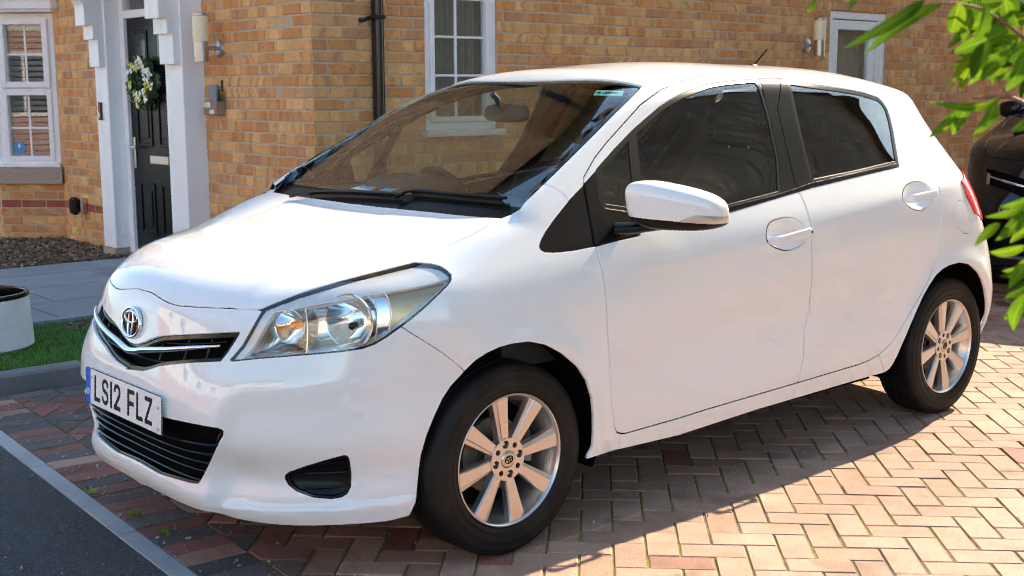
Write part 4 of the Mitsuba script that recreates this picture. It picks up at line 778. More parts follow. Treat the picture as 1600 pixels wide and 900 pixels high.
def jointproc(p, n, uv):
    moss = smoothstep(.26, .55, fbm(p.x*3.1, p.y*3.1)); g = fbm(p.x*70, p.y*70)
    return mix(mix((.06, .05, .035), (.14, .12, .09), g), mix((.085, .08, .012), (.24, .215, .04), g), moss*.95)
prin('joint', proc(jointproc), .95)
def paverproc(p, n, uv):
    a, b = uv.x, uv.y
    g1 = fbm(p.x*240, p.y*240, p.z*240, 2); g2 = fbm(p.x*14, p.y*14, 3.0); g3 = noise(p.x*520, p.y*520)
    buff = mix((.272, .160, .112), (.345, .222, .165), b); red = mix((.165, .058, .045), (.235, .092, .070), b); char_ = mix((.070, .060, .058), (.115, .098, .092), b)
    c = mix(buff, red, smoothstep(.40, .60, a)); c = mix(c, char_, smoothstep(.70, .86, a))
    stain = smoothstep(.30, .62, fbm(p.x*1.7+3, p.y*1.7)); spot = smoothstep(.66, .80, fbm(p.x*6.3, p.y*6.3+7)); c = c*(.78+.44*g1)*(.80+.40*g2)*(.80+.24*stain)*(1-.30*spot)
    c = mix(c, (.55, .50, .44), smoothstep(.90, .95, g3)*.5)
    return mix(c, c*.45, smoothstep(.95, .985, noise(p.x*210+5, p.y*210))*.8)
mat('paver', {'type': 'twosided', 'b': {'type': 'bumpmap', 'arbitrary': proc(lambda p, n, uv: fbm(p.x*190, p.y*190, p.z*190, 2), eps=1.5e-3), 'scale': .0016,
    'bsdf': {'type': 'principled', 'base_color': proc(paverproc), 'roughness': .72}}})
def concproc(p, n, uv):
    return mix((.24, .25, .26), (.36, .365, .37), fbm(p.x*5, p.y*5, p.z*5))*(.8+.4*noise(p.x*230, p.y*230, p.z*230))
prin('concrete', proc(concproc), .8)
def slabproc(p, n, uv):
    return mix((.17, .173, .18), (.29, .293, .30), fbm(p.x*4, p.y*4)*.8+.5*(uv.x-.4))*(.85+.3*noise(p.x*150, p.y*150))
prin('slab', proc(slabproc), .7)

struct('ground', sheet(-120, 160, -120, 160, -.09), 'soil')
ANG = math.atan(.06); ca, sa = math.cos(ANG), math.sin(ANG)
def fr(s, t): return np.array([t*ca+s*sa, s*ca-t*sa])     # s along the road edge, t into the drive
def frpoly(P): return Polygon([fr(s, t) for s, t in P])
def flat(polygon, z):
    v, f = trimesh.creation.triangulate_polygon(polygon, engine='earcut'); return trimesh.Trimesh(np.c_[v, np.full(len(v), z)], f, process=False)
struct('road', flat(frpoly([(-30, -.062), (30, -.062), (30, -6.5), (-30, -6.5)]), -.004), 'asphalt')
struct('pavement', flat(frpoly([(-30, -6.5), (30, -6.5), (30, -9), (-30, -9)]), .09), 'concrete')
struct('roadside_kerb', cat_([xform(bx(-6.62, -6.5, -30, 30, -.05, .092, .01), trimesh.transformations.rotation_matrix(-ANG, [0, 0, 1]))]), 'concrete')
def prism(pg, z0, z1, ch, seed=None):
    """stone over the convex polygon pg: sides, a worn edge and a top"""
    a = np.array(shapely.geometry.polygon.orient(pg).exterior.coords)[:-1]; n = len(a)
    c = a.mean(0); q = a-c; L = np.linalg.norm(q, axis=1, keepdims=True); b = c+q*(1-ch*1.5/np.maximum(L, .02))
    tz = np.zeros(n) if seed is None else (q@np.array([math.cos(seed*9), math.sin(seed*9)]))*.026*(seed-.5)
    V = np.vstack([np.c_[a, np.full(n, z0)], np.c_[a, z1-ch+tz], np.c_[b, z1+tz]]); F = []
    for i in range(n):
        j = (i+1) % n
        F += [[i, j, n+j], [i, n+j, n+i], [n+i, n+j, 2*n+j], [n+i, 2*n+j, 2*n+i]]
    for i in range(1, n-1): F.append([2*n, 2*n+i, 2*n+i+1])
    return V, np.array(F)
# edging stones flush with the road
EDG = struct('kerb', flat(frpoly([(-12, -.06), (12, -.06), (12, .003), (-12, .003)]), -.03), 'soil')
s0 = -5.33
while s0 < 5.5:
    v, f = prism(frpoly([(s0, -.0595), (s0+.908, -.0595), (s0+.908, .0015), (s0, .0015)]), -.06, .002, .003); put(EDG, 'kerb_stone', trimesh.Trimesh(v, f, process=False), 'concrete', False); s0 += .914
# drive
DRV_POLY = frpoly([(-3.6, .004), (2.29, .004), (2.29, 2.70), (3.16, 2.70), (3.16, 13.5), (-3.6, 13.5)])
DRV = struct('driveway', flat(frpoly([(-9, .002), (2.30, .002), (2.30, 2.70), (3.20, 2.70), (3.20, 16), (-9, 16)]), -.0045), 'joint')
stones = []
border = []
s0 = -3.6
while s0 < 2.28:
    border.append((frpoly([(s0+.002, .006), (s0+.099, .006), (s0+.099, .204), (s0+.002, .204)]), 1)); s0 += .102
t0 = .21
while t0 < 2.6:
    border.append((frpoly([(2.188, t0+.002), (2.286, t0+.002), (2.286, t0+.200), (2.188, t0+.200)]), 2)); t0 += .204
inner = frpoly([(-3.6, .208), (2.185, .208), (2.185, 2.72), (3.16, 2.72), (3.16, 13.5), (-3.6, 13.5)])
h2 = math.sqrt(.5); E1, E2 = np.array([h2, -h2]), np.array([h2, h2]); u_ = .1025; gp, gq = .0068, .0034
prep = shapely.prepared.prep(inner)
for i in range(-90, 110):
    for j in range(-60, 150):
        k = (i-j) % 4
        if k == 0: w, hh = 2, 1
        elif k == 3: w, hh = 1, 2
        else: continue
        o = E1*(i*u_)+E2*(j*u_)
        if not (-3.9 < o[1] < 3.4 and -.1 < o[0] < 13.6): continue
        g1 = gp*.5*(.7+.6*rng.random()); pg = Polygon([o+E1*g1+E2*gq*.5, o+E1*(w*u_-g1)+E2*gq*.5, o+E1*(w*u_-g1)+E2*(hh*u_-gq*.5), o+E1*g1+E2*(hh*u_-gq*.5)])
        if prep.contains(pg): border.append((pg, 0))
        elif prep.intersects(pg):
            q = pg.intersection(inner)
            if q.geom_type == 'Polygon' and q.area > .0015: border.append((q, 0))
fov = math.radians(24.5)
def seen(pt):
    d = pt-EYE[:2]; a = math.atan2(d[1], d[0])-YAW; return abs((a+math.pi) % (2*math.pi)-math.pi) < fov and not (.45 < pt[0] < 3.6 and -.70 < pt[1] < .80) and not (pt[1] > .8 and pt[0] > 1.2)
cents = [np.array(pg.centroid.coords[0]) for pg, _ in border]
order = sorted([i for i, c in enumerate(cents) if seen(c)], key=lambda i: np.linalg.norm(cents[i]-EYE[:2]))
near = set(order[:300]); SV, SF, SU, at_ = [], [], [], 0
for i, (pg, kind) in enumerate(border):
    r1, r2, r3 = rng.random(3); c = cents[i]
    if kind == 2: tone = .86+.14*r1
    elif kind == 1: tone = .50+.5*r1 if r2 > .12 else .35
    else:
        bias = np.clip((1.25-c[0])/1.0, 0, 1)*.42+np.clip((c[1]-.2)/1.5, 0, 1)*.3
        tone = min(1, r1*.47+(.18 if r2 > .90 else 0)+bias*(.6+.8*r2))
    v, f = prism(pg, -.05, (r3-.5)*.0035, .0035, r2)
    uv = np.tile([tone, r3], (len(v), 1))
    if i in near: scene[nkey(DRV+'__paver')] = mikit.ply((v, f), 'mat_paver', smooth=False, uv=uv)
    else: SV.append(v); SF.append(f+at_); SU.append(uv); at_ += len(v)
k = nkey(DRV+'__paving'); scene[k] = mikit.ply((np.vstack(SV), np.vstack(SF)), 'mat_paver', smooth=False, uv=np.vstack(SU)); label(k, kind='stuff')
# kerb of the front garden, lawn, path, mulch bed
prin('kerb_grey', proc(lambda p, n, uv: mix((.10, .105, .11), (.17, .175, .18), fbm(p.x*6, p.y*6, p.z*6))*(.8+.4*noise(p.x*200, p.y*200, p.z*200))), .8)
GK = struct('garden_kerb', bx(-2.5, 2.62, 2.325, 2.43, -.05, .05), 'concrete')
x0 = -2.4
while x0 < 2.4:
    put(GK, 'kerb_stone', bx(x0, x0+.445, 2.315, 2.437, -.04, .086, .012), 'kerb_grey', False); x0 += .451
LZ = .078
struct('lawn_bed', bx(-2.5, 2.6, 2.437, 3.50, -.05, LZ-.012), 'soil')
def grassproc(p, n, uv): return mix(mix((.04, .145, .018), (.11, .27, .04), uv.x), (.22, .24, .08), smoothstep(.88, .97, uv.y)*.7)
mat('grass', {'type': 'twosided', 'b': {'type': 'principled', 'base_color': proc(grassproc), 'roughness': .55, 'specular': .25}})
nb = 42000; bxy = np.stack([rng.uniform(-.1, 2.2, nb), rng.uniform(2.43, 3.50, nb)], 1)
bare = ((bxy[:, 0]-1.28)/.24)**2+((bxy[:, 1]-3.33)/.13)**2 < 1; bxy = bxy[~(bare & (rng.random(nb) < .9))]; nb = len(bxy)
ang = rng.uniform(0, 2*np.pi, nb); hgt = rng.uniform(.014, .034, nb); wd = rng.uniform(.0011, .0022, nb); lean = rng.uniform(.2, 1.0, nb)*hgt
dx = np.stack([np.cos(ang), np.sin(ang)], 1); px = np.stack([-dx[:, 1], dx[:, 0]], 1)
b0 = np.c_[bxy-px*wd[:, None], np.full(nb, LZ-.012)]; b1 = np.c_[bxy+px*wd[:, None], np.full(nb, LZ-.012)]; m0 = np.c_[bxy+dx*lean[:, None]*.4-px*wd[:, None]*.8, LZ-.012+hgt*.62]; m1 = np.c_[bxy+dx*lean[:, None]*.4+px*wd[:, None]*.8, LZ-.012+hgt*.62]; tp = np.c_[bxy+dx*lean[:, None], LZ-.012+hgt]
V = np.stack([b0, b1, m0, m1, tp], 1).reshape(-1, 3); b = np.arange(nb)[:, None]*5
F = np.vstack([b+np.array([0, 1, 3]), b+np.array([0, 3, 2]), b+np.array([2, 3, 4])])
k = nkey('lawn'); scene[k] = mikit.ply((V, F), 'mat_grass', smooth=False, uv=np.repeat(np.c_[rng.random(nb), rng.random(nb)], 5, 0)); label(k, 'short bright green grass between the kerb and the slab path', 'grass', kind='stuff')
PATH = struct('path', bx(-2.5, 2.64, 3.56, 5.82, -.05, .085), 'joint')
struct('path_edging', bx(-2.5, 2.6, 3.50, 3.556, -.05, .104, .004), 'slab')
x0, r_ = -2.3, 0
for iy, (ya, yb) in enumerate(((3.56, 4.16), (4.16, 4.76), (4.76, 5.36), (5.36, 5.82))):
    x0 = -2.5+.2*(iy % 2)
    while x0 < 2.5:
        v, f = prism(shapely.box(x0+.007, ya+.007, min(x0+.893, 2.634), yb-.007), .05, .1+rng.normal()*.0012, .004); put(PATH, 'slab', mikit.ply((v, f), 'mat_slab', smooth=False, uv=np.tile(rng.random(2), (len(v), 1))), None); x0 += .9
def barkproc(p, n, uv): return mix(mix((.09, .056, .036), (.24, .155, .095), uv.x), (.34, .27, .20), smoothstep(.8, .98, uv.y))
prin('bark', proc(barkproc), .9)
struct('mulch_bed', bx(-2.5, 2.64, 5.83, 9.5, -.05, .085), 'soil')
def chips(n, x0, x1, y0, y1, z, smin, smax, el=None):
    V, F, U, a = [], [], [], 0
    for i in range(n):
        c = np.array([rng.uniform(x0, x1), rng.uniform(y0, y1), z+rng.uniform(0, .022)])
        if el is not None and ((c[0]-el[0])/el[2])**2+((c[1]-el[1])/el[3])**2 > 1: continue
        m = cbox(np.array([rng.uniform(smin, smax), rng.uniform(smin*.35, smax*.5), rng.uniform(.004, .010)]))
        m.apply_transform(trimesh.transformations.euler_matrix(*(rng.normal(0, .45, 2)), rng.uniform(0, 6.3))); v = np.array(m.vertices)+c
        v += rng.normal(0, .002, v.shape); V.append(v); F.append(np.array(m.faces)+a); U.append(np.tile(rng.random(2), (len(v), 1))); a += len(v)
    return mikit.ply((np.vstack(V), np.vstack(F)), 'mat_bark', smooth=False, uv=np.vstack(U))
k = nkey('mulch'); scene[k] = chips(5200, .6, 2.62, 5.85, 7.75, .088, .02, .055); label(k, 'brown bark and stone chippings below the bay window', 'mulch', kind='stuff')
k = nkey('bare_patch'); scene[k] = chips(420, 1.0, 1.6, 3.1, 3.5, .074, .012, .03, (1.28, 3.33, .24, .14)); label(k, 'brown chippings on a bare patch at the edge of the grass', 'chippings', kind='stuff')
prin('grit', proc(lambda p, n, uv: mix((.12, .10, .085), (.42, .38, .33), uv.x)), .9)
V_, F_, U_, a_ = [], [], [], 0
for i in range(900):
    q = fr(rng.uniform(-.9, 2.2), abs(rng.normal(0, .16))+.0 if rng.random() < .55 else rng.uniform(-.5, 2.4)); r_ = rng.uniform(.0012, .0042)*(1 if rng.random() < .9 else 1.8)
    m = trimesh.creation.icosahedron(); v = np.array(m.vertices)*r_*rng.uniform(.6, 1.3, 3)+rng.normal(0, r_*.12, (12, 3))+np.array([q[0], q[1], r_*.45]); V_.append(v); F_.append(np.array(m.faces)+a_); U_.append(np.tile(rng.random(2), (12, 1))); a_ += 12
k = nkey('grit'); scene[k] = mikit.ply((np.vstack(V_), np.vstack(F_)), 'mat_grit', smooth=False, uv=np.vstack(U_)); label(k, 'loose grit scattered along the edge of the drive and road', 'grit', kind='stuff')
# weeds in the joints
prin('weed', (.16, .30, .03), .6)
for (wx, wy), lb in (((.86, 2.265), 'tuft of weeds growing at the foot of the garden kerb, far from the road'), ((.07, .30), 'small weed in the joint by the flush kerb, lower of three'), ((.075, .06), 'little round weed in the joint by the flush kerb near the bottom edge'), ((.055, .62), 'thin weed in the joint by the flush kerb, uppermost of three')):
    Vw, Fw, a = [], [], 0
    for i in range(26 if wy > 1 else 12):
        t = rng.uniform(0, 2*np.pi); d = np.array([math.cos(t), math.sin(t), 0]); L = rng.uniform(.02, .06)*(1 if wy > 1 else .5); o = np.array([wx+rng.normal(0, .018 if wy > 1 else .008), wy+rng.normal(0, .012), 0]); w_ = np.array([-d[1], d[0], 0])*.003
        Vw += [o-w_, o+w_, o+d*L*.5+[0, 0, L*.7]+w_, o+d*L*.5+[0, 0, L*.7]-w_, o+d*L+[0, 0, L*.75]]; Fw += [[a, a+1, a+2], [a, a+2, a+3], [a+3, a+2, a+4]]; a += 5
    k = put(None, 'weed', trimesh.Trimesh(Vw, Fw, process=False), 'weed', False); label(k, lb, 'weed')

# ---------------------------------------------------------------- the brick house
def brickproc(p, n, uv):
    h = dr.select(dr.abs(n.x) > dr.abs(n.y), p.y, p.x)+cell_rand(uv.x*911, uv.y*733)*50
    h = dr.select(dr.abs(n.z) > .9, p.x+p.y, h)
    cell = dr.floor(h*11+.8*noise(p.z*14, uv.x*50)); band = cell_rand(cell, dr.floor(uv.x*9973)); band2 = cell_rand(dr.floor(h*23+noise(p.z*20)), dr.floor(uv.y*9973))
    g = fbm(h*95, p.z*95, 1.5); g2 = noise(h*30, p.z*60, uv.x*20)
    base = mix((.63, .35, .132), (.55, .24, .080), smoothstep(.25, .75, uv.x))
    base = mix(base, (.42, .205, .115), smoothstep(.76, .95, uv.y)*.6)
    c = mix(base, base*1.22, smoothstep(.62, .9, band)*.8); c = mix(c, mi.Color3f(.40, .175, .072), smoothstep(.66, .95, band2)*.6)
    c = mix(c, (.105, .058, .035), smoothstep(.80, .92, g2*.6+g*.55)*.75)
    c = dr.select(uv.x > 1.5, mix((.27, .062, .035), (.36, .11, .06), band*.7+.3*g), c)
    return c*(.78+.44*g)
mat('brick', {'type': 'twosided', 'b': {'type': 'bumpmap', 'arbitrary': proc(lambda p, n, uv: fbm(p.x*70+p.y*70, p.z*70, p.y*31, 3), eps=2e-3), 'scale': .006, 'bsdf': {'type': 'principled', 'base_color': proc(brickproc), 'roughness': .85}}})
def mortarproc(p, n, uv): return mix((.41, .315, .215), (.52, .41, .29), fbm(p.x*40+p.y*40, p.z*40))
prin('mortar', proc(mortarproc), .95)
def farbrick(p, n, uv):
    h = dr.select(dr.abs(n.x) > dr.abs(n.y), p.y, p.x); r = dr.floor(p.z/.075); q = h/.225+.5*(r-2*dr.floor(r/2)); c = dr.floor(q)
    m = dr.maximum(smoothstep(.955, .975, q-c), smoothstep(.87, .91, p.z/.075-r)); t = cell_rand(c, r)
    return mix(mix((.46, .26, .11), (.30, .14, .065), t)*(.85+.3*cell_rand(c*2.7, r+9)), (.40, .31, .22), m)
prin('far_brick', proc(farbrick), .88)
def fargrey(p, n, uv):
    h = dr.select(dr.abs(n.x) > dr.abs(n.y), p.y, p.x); r = dr.floor(p.z/.15); q = h/.45+.5*(r-2*dr.floor(r/2)); c = dr.floor(q)
    m = dr.maximum(smoothstep(.95, .97, q-c), smoothstep(.87, .91, p.z/.15-r)); t = cell_rand(c, r)
    return mix(mix((.50, .41, .31), (.30, .235, .17), t), (.16, .135, .11), m)
prin('far_grey_brick', proc(fargrey), .88)
def pale(p, n, uv):
    b = smoothstep(2.55, 2.58, p.z); return mix(farred(p, n, uv), mix((.70, .66, .61), (.62, .58, .53), fbm(p.y, p.z))*(1-.25*smoothstep(.9, .97, p.z/.15-dr.floor(p.z/.15))), b)
def farred(p, n, uv):
    h = dr.select(dr.abs(n.x) > dr.abs(n.y), p.y, p.x); r = dr.floor(p.z/.075); q = h/.225+.5*(r-2*dr.floor(r/2)); c = dr.floor(q)
    m = dr.maximum(smoothstep(.955, .975, q-c), smoothstep(.87, .91, p.z/.075-r)); t = cell_rand(c, r)
    return mix(mix((.40, .17, .11), (.30, .11, .075), t), (.42, .36, .30), m)
prin('pale_render', proc(pale), .9)
def tileproc(p, n, uv):
    r = dr.floor(p.z/.16); c = dr.floor(p.x/.3+p.y/.3+.5*r); return mix((.06, .06, .065), (.11, .10, .10), cell_rand(c, r))
prin('roof_tile', proc(tileproc), .8)
def upvc(p, n, uv): return mix((.80, .80, .815), (.74, .735, .74), fbm(p.x*5+p.y*3, p.y*5, p.z*4))
prin('upvc', proc(upvc), .28)
prin('white_trim', proc(lambda p, n, uv: mix((.79, .785, .79), (.62, .59, .55), smoothstep(.58, .80, fbm(p.x*5+p.y*9, p.y*9, p.z*1.6))*.45+smoothstep(.5, .15, p.z)*smoothstep(.4, .7, fbm(p.x*30, p.y*30, p.z*20))*.5)), .38)
def doorproc(p, n, uv): return mix((.004, .0042, .005), (.007, .007, .008), noise(p.y*60, p.z*6))
prin('door_black', proc(doorproc), .28, specular=.15)
prin('pipe_black', (.012, .012, .013), .25)
prin('stone_sill', proc(lambda p, n, uv: mix((.30, .225, .175), (.40, .31, .25), fbm(p.x*9+p.y*9, p.z*9))*(.85+.3*noise(p.x*200+p.y*90, p.z*200))), .85)
prin('curtain', (.21, .225, .19), .9); prin('blind', (.66, .64, .60), .7); prin('room', (.10, .09, .08), .9); prin('blue_sticker', (.05, .24, .46), .4); prin('white_mark', (.8, .82, .85), .5)
prin('cream', (.78, .70, .48), .5); prin('slate_grey', (.21, .23, .26), .7)
def wood(p, n, uv): return mix((.34, .22, .17), (.20, .12, .09), fbm(p.y*6, p.z*60, p.x*6))
prin('wood', proc(wood), .8)

HS = thing('house', 'tan brick house with white porch posts, bay window and black front door', 'house')
WX, WY = 2.65, 3.22      # planes of the front wall (faces -x) and of the side wall (faces -y)
ITEMS = []
def lay(o, du, nrm, L, z0, z1, holes=(), start=0.0, redrow=False, ends=(False, False)):
    """stretcher bond on the wall from o along du, L long; holes (u0, u1, z0, z1)"""
    hs = [shapely.box(*[h[0], h[2], h[1], h[3]]) for h in holes]; hu = shapely.union_all(hs) if hs else None
    lim = shapely.box(0, z0, L, z1); r = int(math.floor(z0/.075))
    while r*.075 < z1:
        u = start+(r % 2)*.1125-.225
        while u < L:
            b = shapely.box(u+.005, r*.075+.005, u+.220, r*.075+.070).intersection(lim)
            if hu is not None: b = b.difference(hu)
            for q in ([b] if b.geom_type == 'Polygon' else list(getattr(b, 'geoms', []))):
                if q.is_empty or q.geom_type != 'Polygon' or q.area < .0012: continue
                x0, y0, x1, y1 = q.bounds
                if y1-y0 < .02: continue
                ITEMS.append((o, du, nrm, x0, x1, y0, y1, redrow and abs((y0+y1)/2-.4125) < .03))
            u += .225
        r += 1
def brick_mesh(it):
    o, du, nrm, u0, u1, z0, z1, red = it
    pr = .004+rng.normal()*.0012; c = .004; a = rng.normal(0, .0011, 4)
    V = []
    for d, ins in ((-.03, 0), (pr-c, 0), (pr, c)):
        for k, (u, z) in enumerate(((u0+ins, z0+ins), (u1-ins, z0+ins), (u1-ins, z1-ins), (u0+ins, z1-ins))):
            V.append(o+du*(u+a[k]*.6)+np.array([0, 0, z+a[(k+1) % 4]*.6])+nrm*(d+(a[k] if d > 0 else 0)))
    F = []
    for L_ in (0, 4):
        for i in range(4):
            j = (i+1) % 4; F += [[L_+i, L_+j, L_+4+j], [L_+i, L_+4+j, L_+4+i]]
    F += [[8, 9, 10], [8, 10, 11]]
    F = np.array(F)
    if np.dot(np.cross(du, [0, 0, 1]), nrm) < 0: F = F[:, ::-1]
    t = rng.random(2)
    if red: t = np.array([2.0, t[1]])
    return np.array(V), F, np.tile(t, (12, 1))
ex, ey, ez = np.eye(3)
# front wall, bay and side wall: openings (u0, u1, z0, z1)
DOOR_Y0, DOOR_Y1 = 4.90, 5.92
lay(np.array([WX, WY, 0]), ey, -ex, 7.38-WY, .10, 2.45, [(4.66-WY, 6.16-WY, 0, 3)], .0, True)
SW_H = [(3.53-WX, 4.17-WX, 1.10, 2.30), (8.14-WX, 9.06-WX, .0, 2.10)]
lay(np.array([WX, WY, 0]), ex, -ey, 10.9, .0, 2.30, SW_H, .1125+.0, False)
cd = np.array([-1, 1, 0])/math.sqrt(2); cn = np.array([-1, -1, 0])/math.sqrt(2)
BAY0 = np.array([WX, 7.38, 0.]); BL = .58; BAY1 = BAY0+cd*BL
lay(BAY0, cd, cn, BL, .0, .59, (), .06, True)
lay(BAY1, ey, -ex, 1.6, .0, .59, (), .15, True)
ITEMS.sort(key=lambda it: np.linalg.norm(it[0]+it[1]*(it[3]+it[4])/2+np.array([0, 0, it[5]])-EYE)+ (0 if it[5] > .15 else 0))
def vis(it):
    p = it[0]+it[1]*(it[3]+it[4])/2+np.array([0, 0, (it[5]+it[6])/2])-EYE; q = p@np.stack([_r, _u, _f], 1)
    u, v = 800+FPX*q[0]/q[2], 450-FPX*q[1]/q[2]; roofline = np.interp(u, [0, 150, 320, 400, 690, 900, 1385, 1500, 1600], [420, 420, 345, 300, 135, 100, 125, 240, 200])
    return q[2] > 0 and -10 < u < 1610 and -8 < v < roofline+8
SV, SF, SU, at_, n_i = [], [], [], 0, 0
wallkeys = {}
for w_ in ('front', 'side', 'bay'): pass
for it in ITEMS:
    v, f, uv = brick_mesh(it)
    if n_i < 300 and vis(it):
        scene[nkey(HS+'__wall__brick')] = mikit.ply((v, f), 'mat_brick', smooth=False, uv=uv); n_i += 1
    else: SV.append(v); SF.append(f+at_); SU.append(uv); at_ += len(v)
k = nkey(HS+'__brickwork'); scene[k] = mikit.ply((np.vstack(SV), np.vstack(SF)), 'mat_brick', smooth=False, uv=np.vstack(SU)); label(k, kind='stuff')
TOP = 5.1
for q in (bx(WX, WX+.28, WY, 4.66, 0, 2.45), bx(WX, WX+.28, 6.16, 7.6, 0, 2.45), bx(WX+.28, 3.53, WY, WY+.28, 0, 2.45), bx(3.53, 4.17, WY, WY+.28, 0, 1.10), bx(4.17, 8.14, WY, WY+.28, 0, 2.45), bx(9.06, 13.6, WY, WY+.28, 0, 2.45)): put(HS, 'wall', q, 'mortar', False)
bq = Polygon([tuple(BAY0[:2]+[0, 0.0]), tuple(BAY1[:2]), tuple(BAY1[:2]+[0, 1.6]), (WX, BAY1[1]+1.6+.5)]); put(HS, 'bay_base', extr(bq, .59), 'mortar', False)
put(HS, 'upper_wall', cat_([bx(WX, 13.6, WY, 11, 2.45, TOP), bx(3.53, 4.17, WY+.0, WY+.28, 2.30, 2.449), bx(8.14, 9.06, WY, WY+.28, 2.10, 2.449)]), 'far_brick', False)
put(HS, 'inner_wall', cat_([bx(3.4, 4.5, WY+.9, WY+.95, 0, 2.44), bx(3.36, 3.4, WY+.28, WY+.95, 0, 2.44), bx(4.5, 4.54, WY+.28, WY+.95, 0, 2.44), bx(3.4, 9.6, 4.6, 11, 0, 2.44), bx(WX+.28, 3.3, 7.9, 8, 0, 2.44), bx(3.3, 3.35, WY+.28, 11, 0, 2.44), bx(8, 9.2, WY+.7, WY+.75, 0, 2.44), bx(9.6, 13.6, WY+.28, 11, 0, 2.44)]), 'room', False)
ro = .45; rz = 8.6; yc = 7.1
rf = extr(Polygon([(WY-ro, TOP-.12), (yc, rz), (11+ro, TOP-.12), (11+ro, TOP-.0), (yc, rz+.14), (WY-ro, TOP+.02)]), 11.2+.2); rf.apply_transform(frame_from([WX-.25, 0, 0], [0, 1, 0], [0, 0, 1], [1, 0, 0])); put(HS, 'roof', rf, 'roof_tile', False)
gbl = extr(Polygon([(WY+.01, TOP), (10.99, TOP), (yc, rz-.05)]), 10.9); gbl.apply_transform(frame_from([WX+.02, 0, 0], [0, 1, 0], [0, 0, 1], [1, 0, 0])); put(HS, 'gable', gbl, 'far_brick', False)
# window maker: frame bars as boxes in the plane (u, z) of a wall
def wframe(o, du, nrm, rects, d0, d1, c=.004):
    ms = []
    M = lambda u, z, w_, h_: frame_from(o+du*u+ez*z+nrm*(d0+d1)/2, du, ez, np.cross(du, ez))
    for (u0, u1, z0, z1) in rects:
        ms.append(xform(cbox((u1-u0, z1-z0, abs(d1-d0)), c=c), M((u0+u1)/2, (z0+z1)/2, 0, 0)))
    return cat_(ms)
def ringr(u0, u1, z0, z1, w_): return [(u0, u0+w_, z0, z1), (u1-w_, u1, z0, z1), (u0+w_, u1-w_, z0, z0+w_), (u0+w_, u1-w_, z1-w_, z1)]
def pane(o, du, nrm, u0, u1, z0, z1, d):
    V = [o+du*u+ez*z+nrm*d for u, z in ((u0, z0), (u1, z0), (u1, z1), (u0, z1))]; return trimesh.Trimesh(V, [[0, 1, 2], [0, 2, 3]], process=False)
# side window with grey pleated curtain
o = np.array([0, WY, 0.])
W1 = nkey(HS+'__window'); label(W1, 'white framed window with glazing bars and a grey curtain in the side wall')
scene[W1] = mikit.ply(wframe(o, ex, -ey, ringr(3.532, 4.168, 1.13, 2.298, .052), -.085, -.015), 'mat_upvc', smooth=False)
put(W1, 'casement', wframe(o, ex, -ey, ringr(3.586, 4.114, 1.184, 2.244, .036), -.075, -.004), 'upvc', False)
put(W1, 'glazing_bar', wframe(o, ex, -ey, [(3.818, 3.836, 1.22, 2.21), (3.622, 3.818, 1.492, 1.508), (3.836, 4.078, 1.492, 1.508), (3.622, 3.818, 1.752, 1.768), (3.836, 4.078, 1.752, 1.768), (3.622, 3.818, 2.01, 2.026), (3.836, 4.078, 2.01, 2.026)], -.052, -.036, .002), 'upvc', False)
put(W1, 'pane', pane(o, ex, -ey, 3.622, 4.078, 1.22, 2.21, -.046), 'glass_house', False)
put(W1, 'sill', wframe(o, ex, -ey, [(3.50, 4.20, 1.085, 1.128)], -.10, .065, .006), 'upvc', False)
xs_ = np.linspace(3.56, 4.14, 160); yy = WY+.16+.018*np.sin(xs_*2*np.pi/.047)+.006*np.sin(xs_*71); V = np.vstack([np.c_[xs_, yy, np.full(160, 1.1)], np.c_[xs_, yy+.004*np.sin(xs_*40), np.full(160, 2.3)]]); F = [q for i in range(159) for q in ([i, i+1, 161+i], [i, 161+i, 160+i])]
put(W1, 'curtain', trimesh.Trimesh(V, F, process=False), 'curtain', True)
# side door at the back
D2 = nkey(HS+'__door'); label(D2, 'white glazed side door near the rear of the house')
scene[D2] = mikit.ply(wframe(o, ex, -ey, [(8.142, 8.20, .0, 2.098), (9.0, 9.058, .0, 2.098), (8.20, 9.0, 2.03, 2.098)], -.085, -.010), 'mat_upvc', smooth=False)
put(D2, 'leaf', wframe(o, ex, -ey, ringr(8.21, 8.90, .02, 2.02, .085)+[(8.295, 8.815, .10, .55)], -.075, -.015), 'upvc', False)
put(D2, 'pane', pane(o, ex, -ey, 8.29, 8.82, .5, 1.94, -.046), 'glass_house', False); put(D2, 'side_post', wframe(o, ex, -ey, [(8.925, 8.998, .0, 2.03)], -.08, -.02), 'upvc', False)
xs_ = np.linspace(8.2, 8.95, 120); yy = WY+.20+.02*np.sin(xs_*2*np.pi/.09); V = np.vstack([np.c_[xs_, yy, np.full(120, .1)], np.c_[xs_, yy, np.full(120, 2.1)]]); F = [q for i in range(119) for q in ([i, i+1, 121+i], [i, 121+i, 120+i])]
put(D2, 'curtain', trimesh.Trimesh(V, F, process=False), 'curtain', True)
# rainwater pipe
dpx = 3.112; RP = nkey(HS+'__downpipe'); m = extr(Point(0, 0).buffer(.034, 12).union(shapely.box(-.034, -.02, .034, .02)), 4.9); m.apply_translation([dpx, WY-.055, .1]); scene[RP] = mikit.ply(m, 'mat_pipe_black', smooth=40)
put(RP, 'seam', bx(dpx-.012, dpx-.004, WY-.0915, WY-.086, .12, 4.9, .001), 'pipe_black', False)
for z in (1.865, .45):
    put(RP, 'bracket', cat_([bx(dpx-.041, dpx+.041, WY-.096, WY-.016, z-.014, z+.014, .006), tube([[dpx-.03, WY-.02, z], [dpx-.07, WY-.022, z-.012], [dpx-.115, WY-.024, z-.022]], [.012, .012, .017], 8)]), 'pipe_black', 40)
